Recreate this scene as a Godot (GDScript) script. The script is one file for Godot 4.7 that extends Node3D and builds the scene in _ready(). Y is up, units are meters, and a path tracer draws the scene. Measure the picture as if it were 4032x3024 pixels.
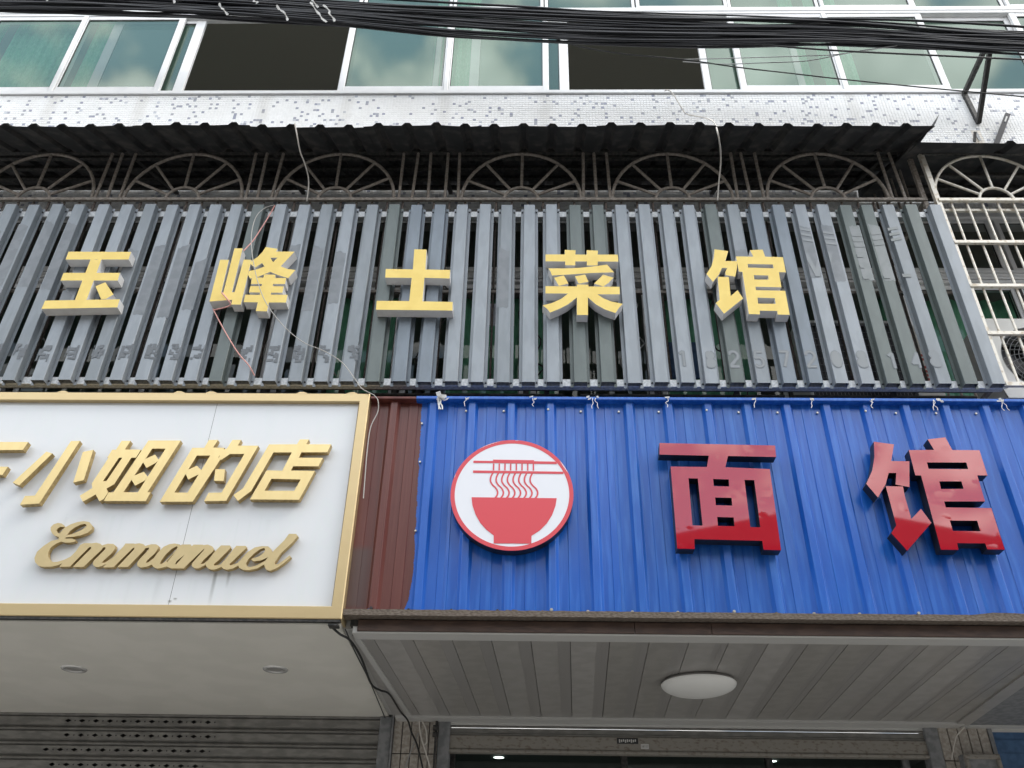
extends Node3D

# ---------------------------------------------------------------- camera, sky, sun, exposure
func _ready() -> void:
	set_up_view()
	make_materials()
	build_ground()
	build_apartment_building()
	build_second_floor()
	build_across_the_street()
	build_ground_floor()
	build_canopies()
	build_awnings()
	build_dark_grille()
	build_pale_grille()
	build_air_conditioners()
	build_slat_screen()
	build_white_sign()
	build_blue_board()
	build_round_sign()
	build_cables()
	build_loose_wires()
	build_brackets()
	await build_characters()

func set_up_view() -> void:
	var cam := Camera3D.new()
	cam.name = "camera"
	cam.transform = Transform3D(Basis(Vector3(0.99978569, 0.01508416, -0.01417908), Vector3(-0.00455477, 0.8284012, 0.56011669), Vector3(0.02019486, -0.55993207, 0.82829237)), Vector3(0, 1.6, 4.1))
	cam.fov = 47.566
	cam.near = 0.05
	cam.far = 400.0
	add_child(cam)
	var sky_mat := PanoramaSkyMaterial.new()
	sky_mat.panorama = cloud_panorama()
	var sky := Sky.new()
	sky.sky_material = sky_mat
	var env := Environment.new()
	env.background_mode = Environment.BG_SKY
	env.sky = sky
	env.background_energy_multiplier = 1.0
	env.tonemap_mode = Environment.TONE_MAPPER_LINEAR
	env.tonemap_exposure = 2.9
	env.sdfgi_enabled = true
	env.ssao_enabled = true
	env.ssil_enabled = true
	var we := WorldEnvironment.new()
	we.name = "world_environment"
	we.environment = env
	add_child(we)
	var sun := DirectionalLight3D.new()
	sun.name = "sun"
	sun.light_energy = 0.18
	sun.light_angular_distance = 24.0
	sun.light_color = Color(1.0, 0.96, 0.9)
	sun.shadow_enabled = true
	sun.look_at_from_position(Vector3(9.0, 10.4, 2.9), Vector3.ZERO)
	add_child(sun)

func cloud_panorama() -> ImageTexture:
	var w := 1024
	var h := 512
	var img := Image.create(w, h, false, Image.FORMAT_RGBF)
	var n := FastNoiseLite.new()
	n.seed = 11
	n.noise_type = FastNoiseLite.TYPE_SIMPLEX_SMOOTH
	n.frequency = 1.0
	n.fractal_octaves = 6
	n.fractal_gain = 0.55
	for y in h:
		var th := PI * (y + 0.5) / h
		var up := cos(th)
		for x in w:
			var ph := TAU * (x + 0.5) / w
			var d := Vector3(sin(th) * sin(ph), up, sin(th) * cos(ph))
			var c: Color
			if up < -0.02:
				c = Color(0.2, 0.2, 0.2)
			else:
				var q := d / maxf(up + 0.25, 0.1)
				var v := n.get_noise_3d(q.x * 5.2, q.y * 5.2 + 3.0, q.z * 5.2)
				var cover := smoothstep(-0.22, 0.09, v)
				var blue := Color(0.29, 0.40, 0.54).lerp(Color(0.66, 0.75, 0.86), pow(1.0 - maxf(up, 0.0), 3.0))
				var shade := 0.82 + 1.0 * clampf(v + 0.1, 0.0, 0.5)
				c = blue.lerp(Color(shade, shade * 0.995, shade * 0.975), cover)
			img.set_pixel(x, y, c)
	return ImageTexture.create_from_image(img)

# ---------------------------------------------------------------- materials
var M := {}

func lin(r: float, g: float, b: float) -> Color:
	return Color(r, g, b).linear_to_srgb()

func mat(r: float, g: float, b: float, rough := 0.6, metal := 0.0) -> StandardMaterial3D:
	var m := StandardMaterial3D.new()
	m.albedo_color = lin(r, g, b)
	m.roughness = rough
	m.metallic = metal
	return m

# a seamless texture that goes from colour a to colour b by noise; contrast bends how often b appears
func noise_tex(s: int, freq: float, a: Color, b: Color, lo := 0.25, hi := 0.75, stretch := Vector2.ONE, octaves := 5, size := 256) -> ImageTexture:
	var n := FastNoiseLite.new()
	n.seed = s
	n.frequency = freq
	n.fractal_octaves = octaves
	var src := n.get_seamless_image(size, size)
	if stretch != Vector2.ONE:
		var full := src.duplicate() as Image
		full.resize(int(size * stretch.x), int(size * stretch.y), Image.INTERPOLATE_CUBIC)
		src = full
	src.convert(Image.FORMAT_L8)
	var w := src.get_width()
	var h := src.get_height()
	var data := src.get_data()
	var o := PackedByteArray()
	o.resize(w * h * 3)
	for i in data.size():
		var t := smoothstep(lo, hi, data[i] / 255.0)
		var c := a.lerp(b, t)
		o[i * 3] = int(clampf(c.r, 0, 1) * 255)
		o[i * 3 + 1] = int(clampf(c.g, 0, 1) * 255)
		o[i * 3 + 2] = int(clampf(c.b, 0, 1) * 255)
	var img := Image.create_from_data(w, h, false, Image.FORMAT_RGB8, o)
	img.generate_mipmaps()
	return ImageTexture.create_from_image(img)

func tex_mat(t: Texture2D, scale: Vector3, rough := 0.6, metal := 0.0) -> StandardMaterial3D:
	var m := StandardMaterial3D.new()
	m.albedo_texture = t
	m.uv1_triplanar = true
	m.uv1_world_triplanar = true
	m.uv1_scale = scale
	m.roughness = rough
	m.metallic = metal
	return m

func add_bump(m: StandardMaterial3D, s: int, freq: float, strength: float, scale_size := 256) -> void:
	var n := FastNoiseLite.new()
	n.seed = s
	n.frequency = freq
	n.fractal_octaves = 4
	var img := n.get_seamless_image(scale_size, scale_size)
	img.convert(Image.FORMAT_RGBA8)
	img.bump_map_to_normal_map(strength)
	m.normal_enabled = true
	m.normal_texture = ImageTexture.create_from_image(img)
	m.normal_scale = 1.0

func make_materials() -> void:
	M.asphalt = tex_mat(noise_tex(1, 0.03, lin(0.10, 0.10, 0.10), lin(0.16, 0.16, 0.155)), Vector3.ONE * 0.5, 0.9)
	M.paving = tex_mat(noise_tex(2, 0.03, lin(0.26, 0.25, 0.24), lin(0.38, 0.37, 0.35)), Vector3.ONE * 0.5, 0.85)
	M.grout = mat(0.76, 0.75, 0.74, 0.9)
	M.tile = mat(1, 1, 1, 0.35)
	M.tile.vertex_color_use_as_albedo = true
	M.concrete = tex_mat(noise_tex(3, 0.02, lin(0.22, 0.21, 0.2), lin(0.36, 0.35, 0.33)), Vector3.ONE * 0.6, 0.9)
	M.room = mat(0.35, 0.34, 0.30, 0.9)
	M.room_dark = mat(0.07, 0.08, 0.075, 0.9)
	M.aluminium = tex_mat(noise_tex(4, 0.02, lin(0.74, 0.74, 0.745), lin(0.79, 0.79, 0.79)), Vector3.ONE * 0.8, 0.4, 0.0)
	M.gasket = mat(0.03, 0.03, 0.03, 0.6)
	var gl := StandardMaterial3D.new()
	gl.transparency = BaseMaterial3D.TRANSPARENCY_ALPHA
	gl.albedo_color = Color(0.32, 0.45, 0.39, 0.40)
	gl.metallic = 0.3
	gl.metallic_specular = 1.0
	gl.roughness = 0.02
	M.glass = gl
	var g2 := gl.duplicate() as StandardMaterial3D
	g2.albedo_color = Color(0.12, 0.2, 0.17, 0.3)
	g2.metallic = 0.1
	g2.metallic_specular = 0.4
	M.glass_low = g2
	var gd := StandardMaterial3D.new()
	gd.transparency = BaseMaterial3D.TRANSPARENCY_ALPHA
	gd.albedo_color = Color(0.10, 0.14, 0.13, 0.55)
	gd.metallic_specular = 0.6
	gd.roughness = 0.04
	M.shop_glass = gd
	M.curtain = tex_mat(noise_tex(5, 0.05, lin(0.22, 0.66, 0.40), lin(0.32, 0.76, 0.50)), Vector3(4, 1, 4), 0.9)
	M.curtain.backlight_enabled = true
	M.curtain.backlight = lin(0.25, 0.5, 0.36)
	M.awning = tex_mat(noise_tex(6, 0.025, lin(0.030, 0.031, 0.034), lin(0.085, 0.080, 0.075), 0.45, 0.85), Vector3.ONE * 1.1, 0.75, 0.0)
	M.awning_zinc = tex_mat(noise_tex(7, 0.03, lin(0.16, 0.16, 0.155), lin(0.30, 0.29, 0.28)), Vector3.ONE * 1.2, 0.6, 0.1)
	M.dark_iron = tex_mat(noise_tex(8, 0.04, lin(0.22, 0.185, 0.16), lin(0.36, 0.32, 0.28), 0.3, 0.75), Vector3.ONE * 3.0, 0.65, 0.0)
	M.grille_shaded = tex_mat(noise_tex(56, 0.04, lin(0.06, 0.045, 0.038), lin(0.12, 0.095, 0.08)), Vector3.ONE * 3.0, 0.65, 0.0)  # darker copy of the grille iron, shade behind the slats put into its colour
	M.black_iron = tex_mat(noise_tex(9, 0.04, lin(0.02, 0.02, 0.02), lin(0.06, 0.055, 0.05)), Vector3.ONE * 3.0, 0.6, 0.0)
	M.pale_steel = tex_mat(noise_tex(10, 0.03, lin(0.66, 0.62, 0.55), lin(0.44, 0.37, 0.28), 0.5, 0.9), Vector3.ONE * 2.5, 0.35, 0.25)
	M.galvanised = tex_mat(noise_tex(12, 0.05, lin(0.42, 0.43, 0.44), lin(0.55, 0.56, 0.57)), Vector3.ONE * 4.0, 0.45, 0.4)
	var slat_a := [[0.265, 0.29, 0.318], [0.215, 0.238, 0.26], [0.175, 0.205, 0.24], [0.118, 0.14, 0.136]]
	for k in 4:
		var c: Array = slat_a[k]
		var t := noise_tex(20 + k, 0.018, lin(c[0] * 0.94, c[1] * 0.94, c[2] * 0.94), lin(c[0] * 1.05, c[1] * 1.05, c[2] * 1.05), 0.25, 0.75, Vector2(1, 1))
		var sm := tex_mat(t, Vector3(3.0, 0.8, 3.0), 0.42, 0.15)
		M["slat_%d" % k] = sm
	M.residue_dark = tex_mat(noise_tex(30, 0.012, lin(0.165, 0.18, 0.198), lin(0.195, 0.21, 0.228)), Vector3.ONE * 3.0, 0.5, 0.1)
	M.residue_green = tex_mat(noise_tex(31, 0.012, lin(0.175, 0.192, 0.195), lin(0.20, 0.215, 0.22)), Vector3.ONE * 3.0, 0.35, 0.1)
	M.residue_glue = mat(0.225, 0.243, 0.257, 0.2)
	M.residue_mark = mat(0.125, 0.137, 0.152, 0.45)
	M.bolt = mat(0.035, 0.035, 0.04, 0.4, 0.3)
	M.zinc_bolt = mat(0.5, 0.47, 0.4, 0.3, 0.7)
	M.yellow = tex_mat(noise_tex(33, 0.02, lin(0.80, 0.585, 0.14), lin(0.845, 0.63, 0.165)), Vector3.ONE * 1.2, 0.35)
	M.letter_white = tex_mat(noise_tex(34, 0.03, lin(0.66, 0.645, 0.635), lin(0.72, 0.71, 0.70)), Vector3.ONE * 1.5, 0.55)
	M.red = mat(0.40, 0.010, 0.024, 0.03)
	add_bump(M.red, 53, 0.006, 0.22)
	M.red.uv1_triplanar = true
	M.red.uv1_world_triplanar = true
	M.red.uv1_scale = Vector3.ONE * 1.1
	M.red.metallic_specular = 0.75
	M.letter_black = mat(0.012, 0.013, 0.018, 0.4)
	var gold_t := noise_tex(35, 0.03, lin(0.675, 0.52, 0.25), lin(0.705, 0.55, 0.27), 0.2, 0.8)
	M.gold = tex_mat(gold_t, Vector3(2.0, 0.7, 2.0), 0.33, 0.8)
	M.gold_side_shaded = tex_mat(noise_tex(52, 0.04, lin(0.42, 0.30, 0.13), lin(0.58, 0.43, 0.20)), Vector3(3.0, 3.0, 3.0), 0.42, 0.7)  # darkened copy of the gold: shading of the character sides put into the colour
	M.gold_paint = tex_mat(noise_tex(36, 0.03, lin(0.55, 0.43, 0.22), lin(0.575, 0.45, 0.235)), Vector3.ONE * 2.0, 0.45, 0.25)
	M.frame_gold = tex_mat(noise_tex(37, 0.02, lin(0.575, 0.44, 0.24), lin(0.59, 0.455, 0.25), 0.2, 0.8), Vector3(0.5, 2.5, 2.5), 0.36, 0.6)
	M.spacer = mat(0.85, 0.86, 0.87, 0.2)
	M.blue = tex_mat(noise_tex(38, 0.02, lin(0.009, 0.098, 0.46), lin(0.024, 0.14, 0.53), 0.3, 0.85), Vector3(5.0, 0.4, 5.0), 0.26)
	M.blue.metallic_specular = 0.54
	M.blue_faded = tex_mat(noise_tex(57, 0.02, lin(0.013, 0.104, 0.44), lin(0.036, 0.15, 0.51), 0.3, 0.85), Vector3(4.0, 0.4, 4.0), 0.3)
	M.blue_faded.metallic_specular = 0.5
	M.maroon = tex_mat(noise_tex(39, 0.03, lin(0.095, 0.022, 0.018), lin(0.14, 0.04, 0.031)), Vector3.ONE * 2.0, 0.5)
	M.rust = tex_mat(noise_tex(40, 0.05, lin(0.085, 0.062, 0.047), lin(0.165, 0.138, 0.112), 0.25, 0.75, Vector2.ONE, 6), Vector3(3.0, 9, 9), 0.85)
	M.brown = tex_mat(noise_tex(42, 0.03, lin(0.048, 0.026, 0.018), lin(0.072, 0.04, 0.028)), Vector3(1.0, 4.0, 1.0), 0.6)
	M.pvc = tex_mat(noise_tex(43, 0.02, lin(0.335, 0.32, 0.30), lin(0.37, 0.352, 0.335)), Vector3(1.5, 1, 1.5), 0.35)
	M.pvc_worn = tex_mat(noise_tex(54, 0.02, lin(0.305, 0.29, 0.27), lin(0.35, 0.333, 0.31)), Vector3(1.5, 1, 1.5), 0.3)
	M.pvc_pale = tex_mat(noise_tex(55, 0.02, lin(0.35, 0.333, 0.315), lin(0.395, 0.378, 0.36)), Vector3(1.5, 1, 1.5), 0.38)
	M.pvc_stripe = mat(0.305, 0.29, 0.277, 0.3)
	M.pvc_trim = mat(0.52, 0.51, 0.49, 0.4)
	M.plaster = tex_mat(noise_tex(44, 0.015, lin(0.69, 0.665, 0.60), lin(0.73, 0.70, 0.635)), Vector3.ONE * 0.7, 0.85)
	M.lamp_cover = mat(0.84, 0.83, 0.80, 0.3)
	M.chrome = mat(0.75, 0.74, 0.72, 0.25, 0.5)
	M.shutter = tex_mat(noise_tex(45, 0.03, lin(0.18, 0.172, 0.16), lin(0.25, 0.24, 0.222)), Vector3(1, 3, 1), 0.6, 0.1)
	M.shutter_bar = tex_mat(noise_tex(46, 0.05, lin(0.26, 0.24, 0.21), lin(0.15, 0.115, 0.09), 0.5, 1.0, Vector2.ONE, 6), Vector3(1.6, 3, 3), 0.7)
	M.rail_grey = tex_mat(noise_tex(47, 0.03, lin(0.17, 0.175, 0.18), lin(0.24, 0.24, 0.245)), Vector3.ONE * 2.0, 0.6)
	M.pillar_tile = tex_mat(noise_tex(48, 0.04, lin(0.34, 0.30, 0.26), lin(0.46, 0.42, 0.37)), Vector3.ONE * 3.0, 0.4)
	M.pillar_joint = mat(0.06, 0.05, 0.045, 0.9)
	M.blue_shutter = tex_mat(noise_tex(49, 0.03, lin(0.035, 0.09, 0.19), lin(0.05, 0.12, 0.24)), Vector3.ONE * 2.0, 0.6)
	M.cable = mat(0.012, 0.012, 0.016, 0.42)
	M.cable_grey = mat(0.05, 0.05, 0.055, 0.4)
	M.wire_black = mat(0.02, 0.02, 0.02, 0.5)
	M.wire_white = mat(0.62, 0.58, 0.53, 0.6)
	M.wire_pale = mat(0.45, 0.43, 0.40, 0.6)
	M.wire_grey = mat(0.34, 0.34, 0.33, 0.6)
	M.pink = mat(0.72, 0.36, 0.32, 0.6)
	M.tape = mat(0.78, 0.77, 0.75, 0.5)
	M.sticker_black = mat(0.02, 0.02, 0.022, 0.5)
	M.sticker_white = mat(0.55, 0.54, 0.52, 0.6)
	M.ac_white = mat(0.72, 0.71, 0.68, 0.5)
	M.red_print = mat(0.5, 0.08, 0.07, 0.6)
	M.white_face = mat(0.78, 0.79, 0.84, 0.3)
	M.red_vinyl = mat(0.66, 0.065, 0.085, 0.35)
	M.opposite_wall = tex_mat(noise_tex(50, 0.02, lin(0.30, 0.28, 0.25), lin(0.42, 0.40, 0.36)), Vector3.ONE * 0.4, 0.9)
	M.roof_tile = tex_mat(noise_tex(51, 0.04, lin(0.12, 0.06, 0.045), lin(0.2, 0.1, 0.08)), Vector3.ONE * 0.6, 0.85)
	M.dark_glass = mat(0.03, 0.035, 0.04, 0.08)

# ---------------------------------------------------------------- mesh helpers
func begin() -> SurfaceTool:
	var st := SurfaceTool.new()
	st.begin(Mesh.PRIMITIVE_TRIANGLES)
	st.set_smooth_group(-1)
	return st

# corners counter-clockwise as seen from outside
func tri(st: SurfaceTool, a: Vector3, b: Vector3, c: Vector3) -> void:
	st.add_vertex(a); st.add_vertex(c); st.add_vertex(b)

func quad(st: SurfaceTool, a: Vector3, b: Vector3, c: Vector3, d: Vector3) -> void:
	tri(st, a, b, c)
	tri(st, a, c, d)

func quad_uv(st: SurfaceTool, p: Array, uv: Array) -> void:
	for k in [0, 2, 1, 0, 3, 2]:
		st.set_uv(uv[k])
		st.add_vertex(p[k])

func box(st: SurfaceTool, lo: Vector3, hi: Vector3) -> void:
	var a := lo
	var b := hi
	quad(st, Vector3(a.x, a.y, b.z), Vector3(b.x, a.y, b.z), Vector3(b.x, b.y, b.z), Vector3(a.x, b.y, b.z))
	quad(st, Vector3(b.x, a.y, a.z), Vector3(a.x, a.y, a.z), Vector3(a.x, b.y, a.z), Vector3(b.x, b.y, a.z))
	quad(st, Vector3(b.x, a.y, b.z), Vector3(b.x, a.y, a.z), Vector3(b.x, b.y, a.z), Vector3(b.x, b.y, b.z))
	quad(st, Vector3(a.x, a.y, a.z), Vector3(a.x, a.y, b.z), Vector3(a.x, b.y, b.z), Vector3(a.x, b.y, a.z))
	quad(st, Vector3(a.x, b.y, b.z), Vector3(b.x, b.y, b.z), Vector3(b.x, b.y, a.z), Vector3(a.x, b.y, a.z))
	quad(st, Vector3(a.x, a.y, a.z), Vector3(b.x, a.y, a.z), Vector3(b.x, a.y, b.z), Vector3(a.x, a.y, b.z))

# a box with its long edges chamfered by c (all twelve edges of the front; back left square)
func bevel_box(st: SurfaceTool, lo: Vector3, hi: Vector3, c: float) -> void:
	var o := [Vector2(lo.x, lo.y), Vector2(hi.x, lo.y), Vector2(hi.x, hi.y), Vector2(lo.x, hi.y)]
	var i := [Vector2(lo.x + c, lo.y + c), Vector2(hi.x - c, lo.y + c), Vector2(hi.x - c, hi.y - c), Vector2(lo.x + c, hi.y - c)]
	var f := func(p: Vector2, z: float) -> Vector3: return Vector3(p.x, p.y, z)
	quad(st, f.call(i[0], hi.z), f.call(i[1], hi.z), f.call(i[2], hi.z), f.call(i[3], hi.z))
	for k in 4:
		var n := (k + 1) % 4
		quad(st, f.call(o[k], hi.z - c), f.call(o[n], hi.z - c), f.call(i[n], hi.z), f.call(i[k], hi.z))
		quad(st, f.call(o[k], lo.z), f.call(o[n], lo.z), f.call(o[n], hi.z - c), f.call(o[k], hi.z - c))
	quad(st, f.call(o[1], lo.z), f.call(o[0], lo.z), f.call(o[3], lo.z), f.call(o[2], lo.z))

# a square bar between two points
func bar(st: SurfaceTool, a: Vector3, b: Vector3, w: float, d: float, side := Vector3.RIGHT) -> void:
	var dir := (b - a).normalized()
	var s := (side - dir * side.dot(dir))
	if s.length() < 0.01:
		s = Vector3.UP - dir * dir.y
	s = s.normalized() * w * 0.5
	var t := dir.cross(s).normalized() * d * 0.5
	var r := [-s - t, s - t, s + t, -s + t]
	if dir.cross(s).dot(t) < 0:
		r.reverse()
	for k in 4:
		var n := (k + 1) % 4
		quad(st, a + r[k], a + r[n], b + r[n], b + r[k])
	quad(st, a + r[3], a + r[2], a + r[1], a + r[0])
	quad(st, b + r[0], b + r[1], b + r[2], b + r[3])

func tube(st: SurfaceTool, pts: Array, r: float, sides := 8, closed := false) -> void:
	st.set_smooth_group(0)
	var n := pts.size()
	var rings := []
	var up := Vector3(0.31, 0.83, 0.47)
	var before := Vector3.ZERO
	for i in n:
		var d: Vector3
		if closed:
			d = pts[(i + 1) % n] - pts[(i + n - 1) % n]
		else:
			d = pts[mini(i + 1, n - 1)] - pts[maxi(i - 1, 0)]
		d = d.normalized()
		if before == Vector3.ZERO:
			before = up.cross(d).normalized()
		var s := (before - d * before.dot(d)).normalized()
		before = s
		var t := d.cross(s)
		var ring := []
		for k in sides:
			var a := TAU * k / sides
			ring.append(pts[i] + (s * cos(a) + t * sin(a)) * r)
		rings.append(ring)
	var last := n if closed else n - 1
	for i in last:
		var p: Array = rings[i]
		var q: Array = rings[(i + 1) % n]
		for k in sides:
			var m := (k + 1) % sides
			quad(st, p[k], p[m], q[m], q[k])
	st.set_smooth_group(-1)
	if not closed:
		for k in range(1, sides - 1):
			tri(st, rings[0][0], rings[0][k + 1], rings[0][k])
			tri(st, rings[n - 1][0], rings[n - 1][k], rings[n - 1][k + 1])

func smooth_path(pts: Array, steps := 6) -> Array:
	var o := []
	var n := pts.size()
	for i in n - 1:
		var p0: Vector3 = pts[maxi(i - 1, 0)]
		var p3: Vector3 = pts[mini(i + 2, n - 1)]
		for k in steps:
			o.append((pts[i] as Vector3).cubic_interpolate(pts[i + 1], p0, p3, float(k) / steps))
	o.append(pts[n - 1])
	return o

# a convex or concave outline without holes, between two depths
func prism(st: SurfaceTool, poly: PackedVector2Array, z0: float, z1: float) -> void:
	var p := poly.duplicate()
	if Geometry2D.is_polygon_clockwise(p):
		p.reverse()
	var n := p.size()
	for k in n:
		var a := p[k]
		var b := p[(k + 1) % n]
		quad(st, Vector3(a.x, a.y, z0), Vector3(b.x, b.y, z0), Vector3(b.x, b.y, z1), Vector3(a.x, a.y, z1))
	var ids := Geometry2D.triangulate_polygon(p)
	for k in range(0, ids.size(), 3):
		var a := p[ids[k]]
		var b := p[ids[k + 1]]
		var c := p[ids[k + 2]]
		if (b - a).cross(c - a) < 0:
			var s := b
			b = c
			c = s
		tri(st, Vector3(a.x, a.y, z1), Vector3(b.x, b.y, z1), Vector3(c.x, c.y, z1))
		tri(st, Vector3(a.x, a.y, z0), Vector3(c.x, c.y, z0), Vector3(b.x, b.y, z0))

# a profile of (x, z) points drawn from y0 to y1, open sheet with a little thickness behind
func sheet(st: SurfaceTool, prof: Array, y0: float, y1: float, thick := 0.001) -> void:
	for k in prof.size() - 1:
		var a: Vector2 = prof[k]
		var b: Vector2 = prof[k + 1]
		quad(st, Vector3(a.x, y0, a.y), Vector3(b.x, y0, b.y), Vector3(b.x, y1, b.y), Vector3(a.x, y1, a.y))
		quad(st, Vector3(b.x, y0, b.y - thick), Vector3(a.x, y0, a.y - thick), Vector3(a.x, y1, a.y - thick), Vector3(b.x, y1, b.y - thick))
		quad(st, Vector3(a.x, y0, a.y - thick), Vector3(b.x, y0, b.y - thick), Vector3(b.x, y0, b.y), Vector3(a.x, y0, a.y))
		quad(st, Vector3(a.x, y1, a.y), Vector3(b.x, y1, b.y), Vector3(b.x, y1, b.y - thick), Vector3(a.x, y1, a.y - thick))

func disc(st: SurfaceTool, c: Vector3, r: float, sides := 24, up := Vector3.BACK) -> void:
	var s := up.cross(Vector3(0.2, 0.9, 0.37)).normalized()
	var t := up.cross(s)
	for k in sides:
		var a := TAU * k / sides
		var b := TAU * (k + 1) / sides
		tri(st, c, c + (s * cos(a) + t * sin(a)) * r, c + (s * cos(b) + t * sin(b)) * r)

# a solid of revolution about an axis through c; prof holds (radius, height along axis)
func lathe(st: SurfaceTool, c: Vector3, axis: Vector3, prof: Array, sides := 32, smooth := true) -> void:
	st.set_smooth_group(1 if smooth else -1)
	var s := axis.cross(Vector3(0.2, 0.5, 0.83)).normalized()
	var t := axis.cross(s)
	for i in prof.size() - 1:
		var p: Vector2 = prof[i]
		var q: Vector2 = prof[i + 1]
		for k in sides:
			var a := TAU * k / sides
			var b := TAU * (k + 1) / sides
			var da := s * cos(a) + t * sin(a)
			var db := s * cos(b) + t * sin(b)
			quad(st, c + da * p.x + axis * p.y, c + db * p.x + axis * p.y, c + db * q.x + axis * q.y, c + da * q.x + axis * q.y)
	st.set_smooth_group(-1)

func screw(st: SurfaceTool, c: Vector3, r: float, h: float) -> void:
	for k in 6:
		var a := TAU * k / 6
		var b := TAU * (k + 1) / 6
		var p := Vector3(cos(a) * r, sin(a) * r, 0)
		var q := Vector3(cos(b) * r, sin(b) * r, 0)
		quad(st, c + p, c + q, c + q * 0.8 + Vector3(0, 0, h), c + p * 0.8 + Vector3(0, 0, h))
		tri(st, c + Vector3(0, 0, h), c + p * 0.8 + Vector3(0, 0, h), c + q * 0.8 + Vector3(0, 0, h))

func done(st: SurfaceTool) -> ArrayMesh:
	st.generate_normals()
	return st.commit()

# ---------------------------------------------------------------- scene-tree helpers
var taken := {}

func numbered(called: String) -> String:
	if not taken.has(called):
		taken[called] = 0
		return called
	taken[called] += 1
	return "%s_%03d" % [called, taken[called]]

func tag(o: Node, label: String, category: String, group := "") -> void:
	o.set_meta("label", label)
	o.set_meta("category", category)
	if group != "":
		o.set_meta("group", group)

func thing(called: String, at: Vector3, label: String, category: String, group := "") -> Node3D:
	var o := Node3D.new()
	o.name = numbered(called)
	o.position = at
	add_child(o)
	tag(o, label, category, group)
	return o

# one mesh, its vertices given in world places; parent may be the root, a thing or a part
func put(called: String, st: SurfaceTool, m: Material, parent: Node3D = null, kind := "") -> MeshInstance3D:
	return put_mesh(called, done(st), m, parent, kind)

func put_mesh(called: String, mesh: Mesh, m: Material, parent: Node3D = null, kind := "") -> MeshInstance3D:
	var o := MeshInstance3D.new()
	o.mesh = mesh
	o.material_override = m
	if parent == null:
		o.name = numbered(called)
		add_child(o)
	else:
		o.name = part_name(parent, called)
		parent.add_child(o, true)
		var off := Vector3.ZERO
		var p: Node = parent
		while p != self:
			off += (p as Node3D).position
			p = p.get_parent()
		o.position = -off
	if kind != "":
		o.set_meta("kind", kind)
	return o

var part_counts := {}

func part_name(parent: Node, called: String) -> String:
	var key := "%d %s" % [parent.get_instance_id(), called]
	if not part_counts.has(key):
		part_counts[key] = 0
		return called
	part_counts[key] += 1
	return "%s_%03d" % [called, part_counts[key]]

func path_of(a: Array) -> Array:
	var o := []
	for k in range(0, a.size(), 3):
		o.append(Vector3(a[k], a[k + 1], a[k + 2]))
	return o

func poly_of(a: Array) -> PackedVector2Array:
	var o := PackedVector2Array()
	for k in range(0, a.size(), 2):
		o.append(Vector2(a[k], a[k + 1]))
	return o

# ---------------------------------------------------------------- the street
func build_ground() -> void:
	var st := begin()
	box(st, Vector3(-60, -0.3, 3.0), Vector3(60, 0.0, 60))
	put("road", st, M.asphalt, null, "structure")
	st = begin()
	box(st, Vector3(-60, -0.3, -12), Vector3(60, 0.12, 3.0))
	put("pavement", st, M.paving, null, "structure")

func build_across_the_street() -> void:
	var spec := [[-24.0, 2.1, 8.7, 9.4, "pale rendered house with a pitched tile roof, mirrored dark in the left red character"], [2.1, 9.7, 8.55, 9.45, "taller rendered house with a tile roof, mirrored dark in the red characters"], [10.0, 16.0, 7.4, 8.3, "low rendered house with a shallow tile roof, mirrored beyond the right red character"]]
	for s in spec:
		var o := thing("house", Vector3((s[0] + s[1]) / 2, 0, 15.0), s[4], "house", "houses across the street")
		var st := begin()
		box(st, Vector3(s[0], 0, 12.5), Vector3(s[1], s[2], 19.0))
		put("wall", st, M.opposite_wall, o)
		st = begin()
		var a: float = s[0] - 0.4
		var b: float = s[1] + 0.4
		var m: float = (a + b) / 2
		# ridge runs away from the street, so the gable faces it
		var f := 12.2
		var g := 19.3
		quad(st, Vector3(a, s[2], g), Vector3(a, s[2], f), Vector3(m, s[3], f), Vector3(m, s[3], g))
		quad(st, Vector3(b, s[2], f), Vector3(b, s[2], g), Vector3(m, s[3], g), Vector3(m, s[3], f))
		tri(st, Vector3(b, s[2], f), Vector3(m, s[3], f), Vector3(a, s[2], f))
		quad(st, Vector3(a, s[2], f), Vector3(a, s[2], g), Vector3(b, s[2], g), Vector3(b, s[2], f))
		put("roof", st, M.roof_tile, o)
		var x: float = s[0] + 1.2
		while x < s[1] - 1.6:
			for y in [1.0, 4.4]:
				st = begin()
				box(st, Vector3(x, y, 12.42), Vector3(x + 1.3, y + 1.5, 12.499))
				put("window", st, M.dark_glass, o)
			x += 2.6

# ---------------------------------------------------------------- upper storeys
const WALL_Z := -0.85
var apartment: Node3D

func frame_bar(called: String, lo: Vector3, hi: Vector3, parent: Node3D, m: Material = null) -> MeshInstance3D:
	var st := begin()
	bevel_box(st, lo, hi, 0.004)
	return put(called, st, m if m else M.aluminium, parent)

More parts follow.
